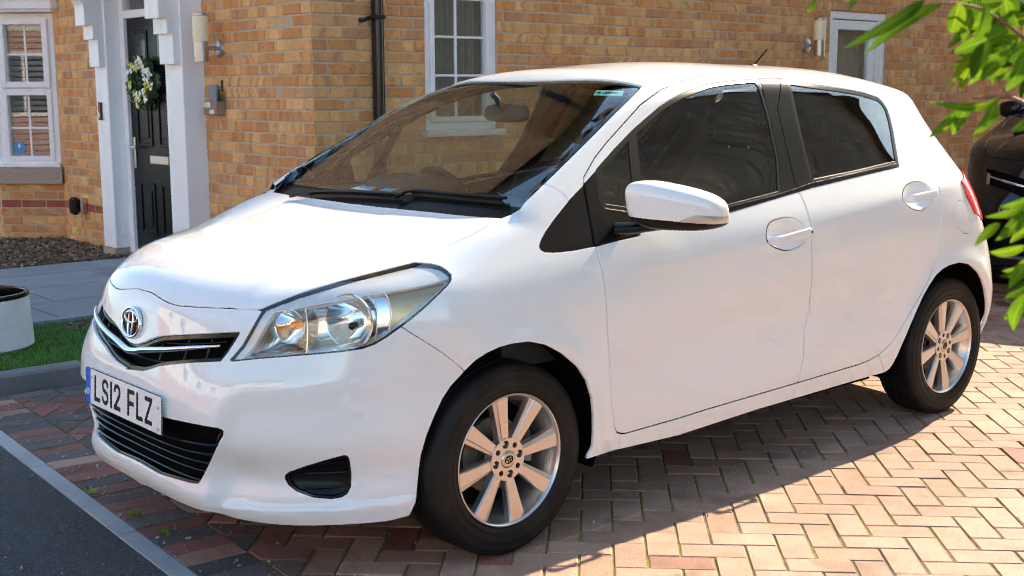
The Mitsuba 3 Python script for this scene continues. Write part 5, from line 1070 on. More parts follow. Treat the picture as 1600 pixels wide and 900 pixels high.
# bay window above its stone sill
def bayside(o, du, nrm, L, name_label, blind=True, sticker=False, u_off=.02):
    w_ = nkey(HS+'__bay_window'); label(w_, name_label)
    scene[w_] = mikit.ply(wframe(o, du, nrm, ringr(u_off, L-u_off, .765, 2.075, .055)+[(u_off+.055, L-u_off-.055, 1.405, 1.455)], -.09, -.02), 'mat_upvc', smooth=False)
    put(w_, 'fanlight_frame', wframe(o, du, nrm, ringr(u_off+.045, L-u_off-.045, 1.43, 2.03, .055), -.07, .012, .006), 'upvc', False)
    put(w_, 'lower_frame', wframe(o, du, nrm, ringr(u_off+.045, L-u_off-.045, .79, 1.41, .045), -.07, .0, .006), 'upvc', False)
    um = L/2; put(w_, 'glazing_bar', wframe(o, du, nrm, [(um-.008, um+.008, .83, 1.37), (um-.008, um+.008, 1.48, 1.98), (u_off+.09, um-.008, 1.072, 1.088), (um+.008, L-u_off-.09, 1.072, 1.088), (u_off+.1, um-.008, 1.712, 1.728), (um+.008, L-u_off-.1, 1.712, 1.728)], -.05, -.034, .002), 'upvc', False)
    put(w_, 'pane', pane(o, du, nrm, u_off+.08, L-u_off-.08, .83, 1.375, -.042), 'glass_house', False); put(w_, 'pane', pane(o, du, nrm, u_off+.09, L-u_off-.09, 1.475, 1.985, -.0425), 'glass_house', False)
    sl = []
    for z in np.arange(.80, 2.04, .05): sl.append(xform(cbox((L-.10, .046, .003)), frame_from(o+du*L/2+ez*z-nrm*.15, du, (ez*.62+nrm*.78), np.cross(du, ez*.62+nrm*.78))))
    put(w_, 'blind', cat_(sl), 'blind', False)
    put(w_, 'ventilator', wframe(o, du, nrm, [(u_off+.16, L-.10, 2.048, 2.066)], -.02, -.008, .003), 'upvc', False)
    if sticker:
        c0 = o+du*(.177)+ez*.905-nrm*.0385; oc = Polygon([(.062*math.cos(a), .062*math.sin(a)) for a in np.arange(8)*np.pi/4+np.pi/8]); m = extr(oc, .002); m = xform(m, frame_from(c0, du, ez, np.cross(du, ez)))
        k = put(w_, 'sticker', m, 'blue_sticker', False); label(k, 'round blue sticker with a white drop inside the lower pane')
        dp = Polygon([(0, .034), (.012, .008), (.009, -.004), (0, -.009), (-.009, -.004), (-.012, .008)]).difference(Polygon([(0, .018), (.005, .004), (0, -.002), (-.005, .004)])); m = extr(dp, .0012); s_ = 1 if np.dot(np.cross(du, ez), nrm) > 0 else -1
        m.apply_translation([0, .010, .002 if s_ > 0 else -.0012]); k2 = put(w_, 'sticker_mark', xform(m, frame_from(c0, du, ez, np.cross(du, ez))), 'white_mark', False)
cd2 = -cd; nB = cn
bayside(BAY1, cd2, nB, BL, 'white bay window light next to the porch, blue sticker in its lower pane', True, True)
bayside(BAY1+ey*1.6, -ey, -ex, 1.6, 'front light of the white bay window')
sill = Polygon([tuple((BAY0+cn*.05-cd*.015)[:2]), tuple((BAY1+cn*.05+cd*.02)[:2]), tuple(BAY1[:2]+np.array([-.055, .03])), tuple(BAY1[:2]+np.array([-.055, 1.6])), (WX-.02, BAY1[1]+1.7), (WX-.02, 7.36)])
m = extr(sill.buffer(-.006).buffer(.006), .14); m.apply_translation([0, 0, .592]); put(HS, 'stone_sill', m, 'stone_sill', False)
m = extr(sill.buffer(-.01), .026); m.apply_translation([0, 0, .738]); put(HS, 'window_board', m, 'upvc', False)
put(HS, 'bay_room', cat_([bx(2.95, 3.0, 7.0, 9.8, .3, 2.3), bx(2.7, 3.0, 7.45, 9.8, .735, .76)]), 'room', False)
can = []
for (g0, z0, z1) in ((.085, 2.080, 2.105), (.13, 2.105, 2.165), (.11, 2.165, 2.19), (.16, 2.19, 2.30), (.10, 2.3, 2.42)):
    P0 = BAY0+cn*g0-cd*(.0-.02+g0*.4); P1 = BAY1+cn*g0+cd*g0*.41; pg = Polygon([(WX+.05, P0[1]+.02), (P0[0], P0[1]), (P1[0], P1[1]), (P1[0], P1[1]+1.6), (WX+.05, P1[1]+2.2)]); m = extr(pg, z1-z0); m.apply_translation([0, 0, z0]); can.append(m)
put(HS, 'bay_canopy', cat_(can), 'white_trim', False)
# porch: posts, brackets, fascia, front door
def post(y0, y1, lab):
    k = nkey(HS+'__porch_post'); label(k, lab)
    scene[k] = mikit.ply(bx(2.48, WX+.04, y0, y1, .16, 2.6, .006), 'mat_white_trim', smooth=False); put(k, 'plinth', bx(2.47, WX+.02, y0-.005, y1+.005, .06, .155, .004), 'stone_sill', False)
    pr_ = [(0, 1.585), (0, 1.0)]; prof = Polygon([(2.478, 1.59), (2.432, 1.59), (2.432, 1.80), (2.395, 1.80), (2.395, 1.905), (2.335, 1.905), (2.335, 2.03)]+[(2.335-.16*(1-math.cos(a)), 2.03+.13*math.sin(a)) for a in np.linspace(.2, np.pi/2, 7)]+[(2.10, 2.16), (2.10, 2.45), (2.478, 2.45)])
    m = extr(prof, y1-y0-.05); m.apply_transform(frame_from([0, y1-.025, 0], [1, 0, 0], [0, 0, 1], [0, -1, 0])); put(k, 'bracket', m, 'white_trim', False)
post(5.935, 6.165, 'left white porch post of the front door'); post(4.655, 4.925, 'right white porch post of the front door')
put(HS, 'porch_fascia', bx(2.1, WX, 4.5, 6.3, 2.46, 2.62, .01), 'white_trim', False)
FD = nkey(HS+'__door'); label(FD, 'black panelled front door with a wreath on it')
scene[FD] = mikit.ply(bx(2.622, 2.66, 4.985, 5.848, .135, 1.952, .003), 'mat_door_black', smooth=False)
put(FD, 'frame', cat_([bx(2.595, 2.66, 5.851, 5.932, .10, 2.42, .004), bx(2.595, 2.66, 4.928, 4.982, .10, 2.42, .004), bx(2.595, 2.66, 4.982, 5.851, 1.955, 2.015, .004), bx(2.595, 2.66, 4.982, 5.851, 2.36, 2.42, .004), bx(2.60, 2.65, 5.405, 5.425, 2.015, 2.36, .002)]), 'upvc', False)
put(FD, 'fanlight', pane(np.array([2.63, 0, 0.]), ey, -ex, 4.98, 5.85, 2.015, 2.36, 0), 'glass_house', False)
put(FD, 'threshold', bx(2.56, 2.68, 4.93, 5.93, .085, .13, .005), 'steel', False)
def moulding(y0, y1, z0, z1, nm='panel', inner=True):
    fr_ = [bx(2.612, 2.6235, y0, y0+.022, z0, z1, .004), bx(2.612, 2.6235, y1-.022, y1, z0, z1, .004), bx(2.612, 2.6235, y0+.022, y1-.022, z0, z0+.022, .004), bx(2.612, 2.6235, y0+.022, y1-.022, z1-.022, z1, .004)]
    if inner: fr_.append(bx(2.614, 2.6235, y0+.06, y1-.06, z0+.06, z1-.06, .0045))
    return put(FD, nm, cat_(fr_), 'door_black', False)
yL0, yL1, yR0, yR1 = 5.475, 5.735, 5.10, 5.36
for (a, b) in ((yL0, yL1), (yR0, yR1)):
    moulding(a, b, .30, .70); moulding(a, b, .98, 1.44)
    moulding(a+.02, b-.02, 1.60, 1.86, 'light', False); put(FD, 'light_pane', bx(2.6125, 2.6215, a+.046, b-.046, 1.626, 1.834), 'trim_gloss', False)
k = put(FD, 'letter_plate', bx(2.608, 2.622, 5.215, 5.52, .848, .912, .004), 'satin_chrome', False); put(FD, 'letter_flap', bx(2.6055, 2.609, 5.232, 5.503, .858, .902, .001), 'satin_chrome', False)
hk = put(FD, 'handle', cat_([bx(2.606, 2.622, 5.772, 5.805, .80, 1.045, .004), tube([[2.60, 5.79, .97], [2.565, 5.79, .97], [2.562, 5.77, .97], [2.562, 5.66, .968]], .010, 8), bx(2.600, 2.608, 5.780, 5.797, .845, .875, .002)]), 'satin_chrome', 40)
# ---------------------------------------------------------------- things on and by the house
def wall_lamp(lab, p, out, side):
    k = thing('wall_lamp', lab, 'lamp', 'wall lamps on the brick house')
    M = frame_from(p, side, ez, out) if np.dot(np.cross(side, ez), out) > 0 else frame_from(p, -side, ez, out)
    q = lambda n, m, b: put(k, n, xform(m, M), b, 40)
    q('wall_plate', revolve([(0, .026), (.040, .026), (.058, .018), (.062, .0), (0, 0)], 32), 'steel'); q('arm', cat_([tube([[0, 0, .02], [0, 0, .10]], .011, 10), tube([[0, .012, .02], [0, .012, .09]], .006, 8)]), 'steel')
    cyl = lambda prof: xform(revolve(prof, 36), frame_from([0, 0, .145], [1, 0, 0], [0, 0, -1], [0, 1, 0]))
    q('body', cyl([(0, -.092), (.047, -.092), (.0485, -.088), (.0485, .045), (.044, .047), (0, .047)]), 'steel'); q('diffuser', cyl([(.0515, .046), (.0525, .050), (.0525, .215), (.0515, .218), (0, .218), (0, .046)]), 'cream'); q('cap', cyl([(.0535, .219), (.0545, .223), (.0545, .233), (.050, .238), (0, .239)]), 'steel')
    q('sensor', cbox((.008, .008, .004), (.0, -.065, .195)), 'trim')
wall_lamp('steel and cream wall lamp on the brickwork right of the front door', [WX-.004, 4.40, 1.690], -ex, ey)
wall_lamp('steel and cream wall lamp beside the side door, above the car roof', [7.78, WY-.004, 1.775], -ey, ex)
k = thing('wall_planter', 'small wooden wall planter with a slate plaque and a grass tuft below the lamp', 'planter')
put(k, 'box', bx(2.575, 2.645, 4.355, 4.545, 1.235, 1.330, .003), 'wood', False); put(k, 'plaque', bx(2.618, 2.630, 4.425, 4.545, 1.320, 1.445, .002), 'slate_grey', False)
put(k, 'metal_plate', cat_([bx(2.570, 2.576, 4.435, 4.548, 1.285, 1.325, .001), bx(2.570, 2.576, 4.38, 4.45, 1.242, 1.272, .001)]), 'steel', False)
Vg, Fg, a = [], [], 0
for i in range(90):
    o_ = np.array([2.612+rng.normal(0, .010), 4.385+rng.normal(0, .016), 1.325]); d = np.array([rng.normal(0, .018), rng.normal(0, .022), rng.uniform(.06, .115)]); w_ = np.array([.4, .9, 0])*.0028
    Vg += [o_-w_, o_+w_, o_+d]; Fg += [[a, a+1, a+2]]; a += 3
prin('tuft', (.035, .12, .025), .6); put(k, 'grass_tuft', trimesh.Trimesh(Vg, Fg, process=False), 'tuft', False)
put(k, 'hook', tube([[2.64, 4.385, 1.40], [2.64, 4.385, 1.475]], .006, 6), 'trim')
k = thing('doorbell', 'small black doorbell on the left white porch post', 'doorbell'); put(k, 'case', bx(2.462, 2.478, 6.055, 6.105, 1.175, 1.315, .005), 'trim_gloss', False); put(k, 'button', cat_([bx(2.459, 2.4625, 6.068, 6.092, 1.195, 1.235, .001)]), 'steel', False)
k = thing('outdoor_socket', 'black and grey outdoor socket box on the wall between bay window and porch', 'socket'); put(k, 'back_box', bx(2.585, 2.648, 6.86, 6.985, .375, .50, .012), 'lamp_grey', False); put(k, 'cover', bx(2.52, 2.584, 6.87, 6.975, .355, .505, .02), 'trim_gloss', False)
# wreath
prin('wreath_leaf', (.06, .12, .028), .6); prin('petal', (.80, .79, .72), .6); prin('petal_yellow', (.62, .55, .10), .6)
WR = thing('wreath', 'green wreath with white and yellow flowers hanging on the black front door', 'wreath')
wc = np.array([2.575, 5.50, 1.465]); Vl, Fl, a = [], [], 0
for i in range(900):
    t = rng.uniform(0, 2*np.pi); rr0 = rng.normal(1, .15); c = wc+np.array([rng.normal(0, .018), .170*rr0*math.cos(t), .145*rr0*math.sin(t)]); d = rng.normal(0, 1, 3); d[0] = abs(d[0])*-.6; d /= np.linalg.norm(d); s_ = np.cross(d, rng.normal(0, 1, 3)); s_ /= np.linalg.norm(s_); L = rng.uniform(.025, .055)
    Vl += [c, c+d*L*.5+s_*L*.22, c+d*L, c+d*L*.5-s_*L*.22]; Fl += [[a, a+1, a+2], [a, a+2, a+3]]; a += 4
kk = put(WR, 'foliage', trimesh.Trimesh(Vl, Fl, process=False), 'wreath_leaf', False); label(kk, kind='stuff')
put(WR, 'ring', tube(wc+np.stack([np.full(41, .012), .165*np.cos(np.linspace(0, 2*np.pi, 41)), .140*np.sin(np.linspace(0, 2*np.pi, 41))], -1), .016, 8, False), 'wreath_leaf')
for i in range(58):
    t = rng.uniform(0, 2*np.pi); rr0 = rng.normal(.98, .2); c = wc+np.array([-.042+rng.normal(0, .006), .170*rr0*math.cos(t), .145*rr0*math.sin(t)]); fm = []
    for j in range(5):
        aa = j*2*np.pi/5+rng.random(); r_p = rng.uniform(.009, .0165); e = superell(r_p*.35, r_p, r_p*.8, 1, 1, 8, 5); e.apply_translation(c+np.array([rng.normal(0, .004), r_p*math.cos(aa), r_p*math.sin(aa)])); fm.append(e)
    put(WR, 'flower', cat_(fm), 'petal' if rng.random() < .62 else 'petal_yellow', True)
# pot on the grass
prin('pot', proc(lambda p, n, uv: mix((.50, .51, .53), (.62, .62, .63), fbm(p.x*9+p.y*4, p.y*9, p.z*6))*(.93+.07*smoothstep(.004, .008, dr.abs(p.z-.215)))), .75)
k = thing('plant_pot', 'pale grey round plant pot with a black rim standing on the grass', 'pot')
pc = np.array([.485, 3.09, 0]); prof = [(0, .085), (.262, .085), (.272, .095), (.266, .214), (.2645, .216), (.259, .350), (.256, .354)]
m = revolve(prof, 64); m.apply_translation(pc); put(k, 'body', m, 'pot', 40)
m = revolve([(.255, .346), (.261, .352), (.262, .368), (.256, .374), (.238, .374), (.232, .365), (.228, .29), (0, .29)], 64); m.apply_translation(pc); put(k, 'liner', m, 'trim_gloss', 40)
m = revolve([(0, .31), (.228, .31)], 32); m.apply_translation(pc); put(k, 'soil', m, 'bark', 40)
k2 = thing('seedling', 'small yellow-green leafy plant growing in the grey pot', 'plant')
Vl, Fl, a = [], [], 0
for i in range(60):
    c = pc+np.array([rng.normal(.03, .045), rng.normal(.03, .045), .325+abs(rng.normal(0, .045))]); d = rng.normal(0, 1, 3); d[2] = abs(d[2]); d /= np.linalg.norm(d); s_ = np.cross(d, rng.normal(0, 1, 3)); s_ /= np.linalg.norm(s_); L = rng.uniform(.03, .05)
    Vl += [c, c+d*L*.5+s_*L*.35, c+d*L, c+d*L*.5-s_*L*.35]; Fl += [[a, a+1, a+2], [a, a+2, a+3]]; a += 4
prin('seedling', (.22, .36, .03), .5); put(k2, 'leaves', trimesh.Trimesh(Vl, Fl, process=False), 'seedling', False)
# ---------------------------------------------------------------- houses round about (seen in the paint and the glass, and one added to shade the plot)
def far_house(lab, x0, x1, y0, y1, H, rise, along, wallmat, faces):
    k = thing('house', lab, 'house')
    put(k, 'wall', bx(x0, x1, y0, y1, -.05, H), wallmat, False)
    if along == 'y': pr_ = extr(Polygon([(x0-.4, H-.15), (x1+.4, H-.15), ((x0+x1)/2, H+rise)]), y1-y0+.4); pr_.apply_transform(frame_from([0, y1+.2, 0], [1, 0, 0], [0, 0, 1], [0, -1, 0]))
    else: pr_ = extr(Polygon([(y0-.4, H-.15), (y1+.4, H-.15), ((y0+y1)/2, H+rise)]), x1-x0+.4); pr_.apply_transform(frame_from([x0-.2, 0, 0], [0, 1, 0], [0, 0, 1], [1, 0, 0]))
    put(k, 'roof', pr_, 'roof_tile', False)
    for f_, lst in faces.items():
        for (u0, u1, z0, z1) in lst:
            o_, du, nn_ = {'+x': (np.array([x1, 0, 0.]), ey, ex), '-x': (np.array([x0, 0, 0.]), -ey, -ex), '+y': (np.array([0, y1, 0.]), -ex, ey), '-y': (np.array([0, y0, 0.]), ex, -ey)}[f_]
            if f_ in ('-x', '+y'): u0, u1 = -u1, -u0
            w_ = put(k, 'window', wframe(o_, du, nn_, ringr(u0, u1, z0, z1, .07)+[((u0+u1)/2-.03, (u0+u1)/2+.03, z0+.07, z1-.07)], -.02, .03), 'upvc', False); put(w_, 'pane', wframe(o_, du, nn_, [(u0+.07, u1-.07, z0+.07, z1-.07)], -.02, .008, 0), 'trim_gloss', False)
    return k
rowz = [(a, a+1.2, z, z+1.25) for a in (-6, -2.5, 2, 5.5, 9.5, 13) for z in (.9, 3.4)]
far_house('pale rendered terrace across the road', -20, -11.5, -10, 18, 5.4, 3, 'y', 'pale_render', {'+x': rowz})
far_house('long brick terrace on the far side of the drive, behind the camera', 3.0, 44, -15, -5.7, 9.3, 3.3, 'x', 'far_grey_brick', {'+y': [(a_, a_+1.0, z_, z_+1.35) for a_ in (4.6, 9.2, 14.8, 20, 26, 32) for z_ in (1.0, 3.4)]})
far_house('tall unseen brick block added behind the house to shade the ground beyond the car', 15.2, 27, 2.75, 14, 13.6, 2.5, 'y', 'far_brick', {'-x': [(a, a+1.2, z, z+1.3) for a in (4, 7, 10.5) for z in (1, 3.8, 6.6)]})  # out of view, added only for its shadow on the ground
LEAVES = [([-0.3704,-2.8092,1.5005],[-0.465,-2.773,1.4482],0.0143,0.2),([-0.3195,-2.8001,1.499],[-0.4059,-2.7599,1.4434],0.0162,-0.5),([-0.324,-2.823,1.499],[-0.3142,-2.8087,1.4672],0.0208,0.3),([-0.2301,-2.7951,1.5101],[-0.2512,-2.7886,1.4566],0.0191,-0.4),([-0.3412,-2.8627,1.4949],[-0.3468,-2.8538,1.4542],0.0168,0.8),([-0.267,-2.8518,1.471],[-0.304,-2.8027,1.4453],0.019,0.1),([-0.3221,-2.8605,1.4571],[-0.3342,-2.8476,1.4169],0.0204,-0.5),([-0.2465,-2.847,1.4515],[-0.2651,-2.8197,1.4151],0.0178,-0.3),([-0.2859,-2.8812,1.4452],[-0.3037,-2.8706,1.4045],0.0213,0.5),([-0.3189,-2.8889,1.4629],[-0.3619,-2.8786,1.4382],0.0121,0.9),([-0.2198,-2.8312,1.5085],[-0.2389,-2.8467,1.4762],0.0246,-0.6),([-0.2671,-2.8446,1.5043],[-0.2386,-2.8341,1.4837],0.0169,0.2),([-0.2421,-2.8352,1.3986],[-0.3324,-2.7972,1.3929],0.013,0.6),([-0.2397,-2.7852,1.3912],[-0.2639,-2.7575,1.3497],0.0141,0.5),([-0.2702,-2.8124,1.3909],[-0.2682,-2.7914,1.3537],0.0159,-0.2),([-0.229,-2.821,1.3927],[-0.2697,-2.816,1.3515],0.0169,0.4),([-0.3917,-2.7354,1.5077],[-0.4214,-2.7496,1.4901],0.0091,0.2),([-0.3902,-2.6823,1.5108],[-0.4045,-2.6821,1.4912],0.0101,0.9),([-0.273,-2.8865,1.2837],[-0.3188,-2.8635,1.269],0.0112,0.7),([-0.2924,-2.8982,1.276],[-0.3241,-2.8803,1.245],0.0166,0.2),([-0.2597,-2.8502,1.2566],[-0.2884,-2.8364,1.2316],0.0123,-0.3),([-0.2781,-2.8921,1.2366],[-0.2846,-2.8531,1.2263],0.0119,0.4),([-0.3083,-2.9098,1.2194],[-0.3488,-2.9098,1.198],0.0158,-0.2),([-0.2923,-2.9038,1.1869],[-0.2829,-2.8859,1.1412],0.0167,-0.5),([-0.2625,-2.8771,1.3711],[-0.3048,-2.879,1.361],0.0112,0.2),([-0.1978,-2.8347,1.4563],[-0.1938,-2.8013,1.4632],0.0147,-0.4),([-0.1966,-2.8008,1.4938],[-0.2178,-2.8022,1.4641],0.0164,0.6),([-0.2583,-2.8862,1.2193],[-0.254,-2.8767,1.1954],0.0143,-0.7),([-0.192,-2.7733,1.5159],[-0.2331,-2.7829,1.4904],0.0196,0.3),([-0.112,-2.7916,1.5048],[-0.1312,-2.7811,1.4956],0.0186,-0.5),([-0.1396,-2.7704,1.45],[-0.1748,-2.7292,1.4321],0.0147,-0.04),([-0.0999,-2.7898,1.5237],[-0.1342,-2.7513,1.516],0.0176,0.16),([-0.1152,-2.8179,1.5035],[-0.1214,-2.7984,1.4539],0.0185,-0.9),([-0.1225,-2.7637,1.5028],[-0.1427,-2.7875,1.4399],0.0182,0.49),([-0.0059,-2.7419,1.5015],[-0.0464,-2.7188,1.4817],0.0199,-0.53),([-0.0582,-2.7327,1.4588],[-0.0889,-2.7071,1.4109],0.0164,0.28),([-0.1632,-2.8309,1.4863],[-0.2205,-2.8293,1.4375],0.0193,0.63),([-0.0305,-2.7313,1.5268],[-0.0619,-2.6812,1.5066],0.017,-0.4),([-0.0659,-2.7454,1.4727],[-0.1021,-2.7272,1.4419],0.0159,0.45),([0.0174,-2.7493,1.5212],[-0.0427,-2.7271,1.4752],0.0163,0.22),([-0.1048,-2.8176,1.4509],[-0.1589,-2.8024,1.4063],0.0143,-0.75),([-0.1302,-2.7637,1.4441],[-0.1575,-2.7286,1.4404],0.0162,0.63),([-0.1776,-2.8273,1.5077],[-0.2053,-2.8506,1.4567],0.018,0.32),([-0.0915,-2.7764,1.4649],[-0.1543,-2.746,1.4475],0.018,-0.54),([-0.1506,-2.7641,1.4841],[-0.2017,-2.7417,1.4543],0.0193,-0.86),([-0.0492,-2.7191,1.4594],[-0.1007,-2.7005,1.4271],0.0177,-0.19),([-0.0339,-2.7229,1.4893],[-0.0574,-2.686,1.4789],0.019,0.11),([-0.0174,-2.7735,1.4472],[-0.0385,-2.7597,1.3905],0.0207,-0.44),([-0.0904,-2.7505,1.5104],[-0.1102,-2.7067,1.4821],0.0166,0.15),([-0.173,-2.8034,1.4912],[-0.2084,-2.7597,1.4754],0.0141,0.02),([-0.1438,-2.8073,1.4979],[-0.1906,-2.7866,1.4814],0.02,-0.64),([-0.1859,-2.8002,1.5077],[-0.2392,-2.7691,1.5021],0.0197,-0.15),([-0.0114,-2.766,1.4296],[-0.0581,-2.7636,1.3926],0.0188,-0.8),([-0.2247,-2.8099,1.4511],[-0.2791,-2.7925,1.4075],0.0168,-0.78),([-0.127,-2.814,1.5082],[-0.1663,-2.776,1.4865],0.0165,0.37),([-0.1143,-2.7691,1.4543],[-0.146,-2.7246,1.4461],0.0197,-0.61),([-0.1142,-2.8122,1.4744],[-0.1772,-2.78,1.4449],0.0138,0.48),([-0.0947,-2.7755,1.4655],[-0.1369,-2.7629,1.4112],0.0191,0.11),([-0.1233,-2.7688,1.4645],[-0.1368,-2.7424,1.4184],0.0196,-0.85),([-0.1128,-2.8107,1.4665],[-0.1262,-2.7695,1.4318],0.0166,0.39),([-0.1627,-2.8376,1.4403],[-0.238,-2.8102,1.4184],0.0143,0.71),([-0.1221,-2.7614,1.4956],[-0.193,-2.7387,1.4737],0.0152,0.29),([-0.1295,-2.7445,1.4497],[-0.1388,-2.7252,1.404],0.0173,-0.4),([-0.0478,-2.7176,1.4821],[-0.0557,-2.7206,1.4369],0.0195,0.69),([-0.1944,-2.864,1.2712],[-0.2367,-2.8401,1.239],0.013,0.34),([-0.2102,-2.8768,1.1932],[-0.2361,-2.8489,1.1675],0.0157,0.24),([-0.1984,-2.8698,1.2128],[-0.2218,-2.8333,1.1902],0.0138,0.68),([-0.1279,-2.8323,1.2573],[-0.1795,-2.8224,1.2559],0.0177,-0.42),([-0.1488,-2.8431,1.2487],[-0.1519,-2.809,1.2213],0.0152,-0.46),([-0.1473,-2.8479,1.1639],[-0.1573,-2.81,1.1276],0.0172,-0.0),([-0.1415,-2.8427,1.2003],[-0.1819,-2.8162,1.1909],0.0154,0.65),([-0.2251,-2.8778,1.2889],[-0.2627,-2.8504,1.2752],0.0123,0.47),([-0.158,-2.8538,1.1545],[-0.2062,-2.8331,1.1404],0.0153,0.39),([-0.0217,-2.9494,1.5297],[-0.0281,-2.909,1.4873],np.float64(0.0178),-0.51),([-0.0719,-3.0465,1.5792],[-0.1576,-3.0305,1.5437],np.float64(0.0164),-0.66),([-0.1463,-3.0414,1.6439],[-0.199,-3.0226,1.598],np.float64(0.0157),-0.49),([0.0485,-3.0475,1.0618],[0.0383,-2.9825,1.0237],np.float64(0.0184),0.04),([-0.2045,-2.9444,1.4006],[-0.2169,-2.8921,1.3842],np.float64(0.0166),-0.56),([-0.1224,-2.8735,1.5676],[-0.1654,-2.8293,1.5415],np.float64(0.0176),0.29),([0.074,-2.9866,1.5029],[-0.0047,-2.9796,1.4942],np.float64(0.0183),-0.61),([-0.0049,-3.0115,1.3997],[-0.1018,-2.9922,1.3801],np.float64(0.0176),-0.51),([-0.0123,-3.0338,1.4243],[-0.0482,-2.977,1.4164],np.float64(0.0173),-0.19),([-0.0432,-2.9444,1.3801],[-0.0626,-2.8802,1.3491],np.float64(0.018),0.72),([0.0896,-2.8934,1.6374],[0.066,-2.8402,1.6101],np.float64(0.019),-0.74),([-0.3379,-2.9927,1.1125],[-0.3566,-2.9499,1.1045],np.float64(0.0157),0.14),([-0.2813,-2.9877,1.2054],[-0.2899,-2.9356,1.1781],np.float64(0.016),0.59),([0.1082,-2.968,1.3951],[0.077,-2.9476,1.3473],np.float64(0.0189),-0.54),([-0.0985,-3.0703,0.9688],[-0.129,-3.0211,0.9454],np.float64(0.0172),0.46),([0.0313,-3.0368,1.6293],[-0.028,-3.0146,1.5858],np.float64(0.0172),0.45),([0.0437,-3.005,1.5751],[0.0104,-2.9733,1.568],np.float64(0.0177),-0.4),([-0.1208,-3.056,1.4043],[-0.2125,-3.0399,1.3783],np.float64(0.0163),0.8),([-0.1329,-2.866,1.5858],[-0.2134,-2.8529,1.5861],np.float64(0.0176),-0.74),([0.2008,-3.0127,1.2731],[0.0972,-2.9955,1.2273],np.float64(0.0195),0.23),([0.1577,-2.9775,1.1653],[0.1139,-2.9024,1.1356],np.float64(0.0197),0.14),([-0.0191,-2.9373,1.3519],[-0.0519,-2.8906,1.3441],np.float64(0.0183),-0.31),([-0.0057,-2.8171,1.6207],[-0.0399,-2.7698,1.5726],np.float64(0.019),0.17),([-0.1298,-2.9581,1.6099],[-0.1791,-2.9293,1.5962],np.float64(0.0167),-0.7),([-0.0996,-3.0807,1.0432],[-0.1352,-3.0432,1.0203],np.float64(0.0169),-0.73),([-0.0683,-2.9291,1.5603],[-0.11,-2.9057,1.5491],np.float64(0.0176),-0.11),([-0.04,-2.9375,1.5913],[-0.0902,-2.9091,1.5759],np.float64(0.0177),0.27),([-0.044,-2.8991,1.1145],[-0.0959,-2.8826,1.1159],np.float64(0.0189),0.15),([-0.2469,-3.0266,1.2637],[-0.26,-2.9854,1.2488],np.float64(0.0158),0.29),([-0.2878,-3.0089,1.0434],[-0.3001,-2.9767,1.0382],np.float64(0.0161),0.71),([-0.0113,-2.917,1.5863],[-0.071,-2.888,1.5899],np.float64(0.0181),-0.64),([-0.2132,-2.9418,1.6282],[-0.2894,-2.9231,1.6051],np.float64(0.0161),-0.36),([0.2195,-2.944,1.6855],[0.1485,-2.8852,1.6636],np.float64(0.0195),0.71),([-0.1073,-3.0913,1.4365],[-0.1426,-3.0494,1.3946],np.float64(0.016),0.74),([-0.2455,-3.0211,1.2945],[-0.3478,-2.9871,1.2858],np.float64(0.0158),-0.58),([-0.0543,-3.0007,1.2193],[-0.0693,-2.97,1.2114],np.float64(0.0177),-0.46),([-0.0776,-2.9448,1.1797],[-0.1589,-2.9233,1.1747],np.float64(0.0181),0.26),([-0.0866,-3.0072,1.5755],[-0.1537,-2.9772,1.5703],np.float64(0.0167),0.59),([-0.1013,-2.9069,1.1803],[-0.1025,-2.8602,1.1223],np.float64(0.0182),0.13),([0.1345,-2.9226,1.3865],[0.1234,-2.8777,1.3833],np.float64(0.0196),-0.17),([-0.2257,-2.9992,1.4265],[-0.2581,-2.9371,1.4168],np.float64(0.0159),-0.3),([0.0462,-2.9884,1.0462],[0.0615,-2.9438,1.0304],np.float64(0.0189),-0.35),([0.1184,-2.9877,1.1787],[0.105,-2.9257,1.178],np.float64(0.0193),-0.42),([0.1555,-2.9103,1.708],[0.1164,-2.8396,1.694],np.float64(0.0192),-0.76),([-0.094,-3.0522,1.5895],[-0.1229,-3.0109,1.5723],np.float64(0.0162),-0.5),([0.0995,-2.9534,1.0605],[0.052,-2.9063,1.0387],np.float64(0.0197),0.24),([-0.0104,-3.0674,1.2352],[-0.0549,-3.0126,1.2232],np.float64(0.0174),-0.69),([-0.1029,-2.891,1.5584],[-0.1451,-2.8538,1.5413],np.float64(0.0176),0.25),([-0.2887,-3.0172,1.0759],[-0.3204,-2.981,1.0765],np.float64(0.0159),0.4),([0.1487,-3.0181,1.2814],[0.0888,-2.9728,1.2472],np.float64(0.019),0.79),([-0.121,-2.9277,1.3587],[-0.1471,-2.8908,1.3293],np.float64(0.0175),-0.74),([-0.081,-2.9227,1.3436],[-0.1903,-2.8967,1.3185],np.float64(0.0179),-0.27),([0.1097,-2.963,1.3601],[0.0636,-2.9053,1.3312],np.float64(0.0191),0.77)]
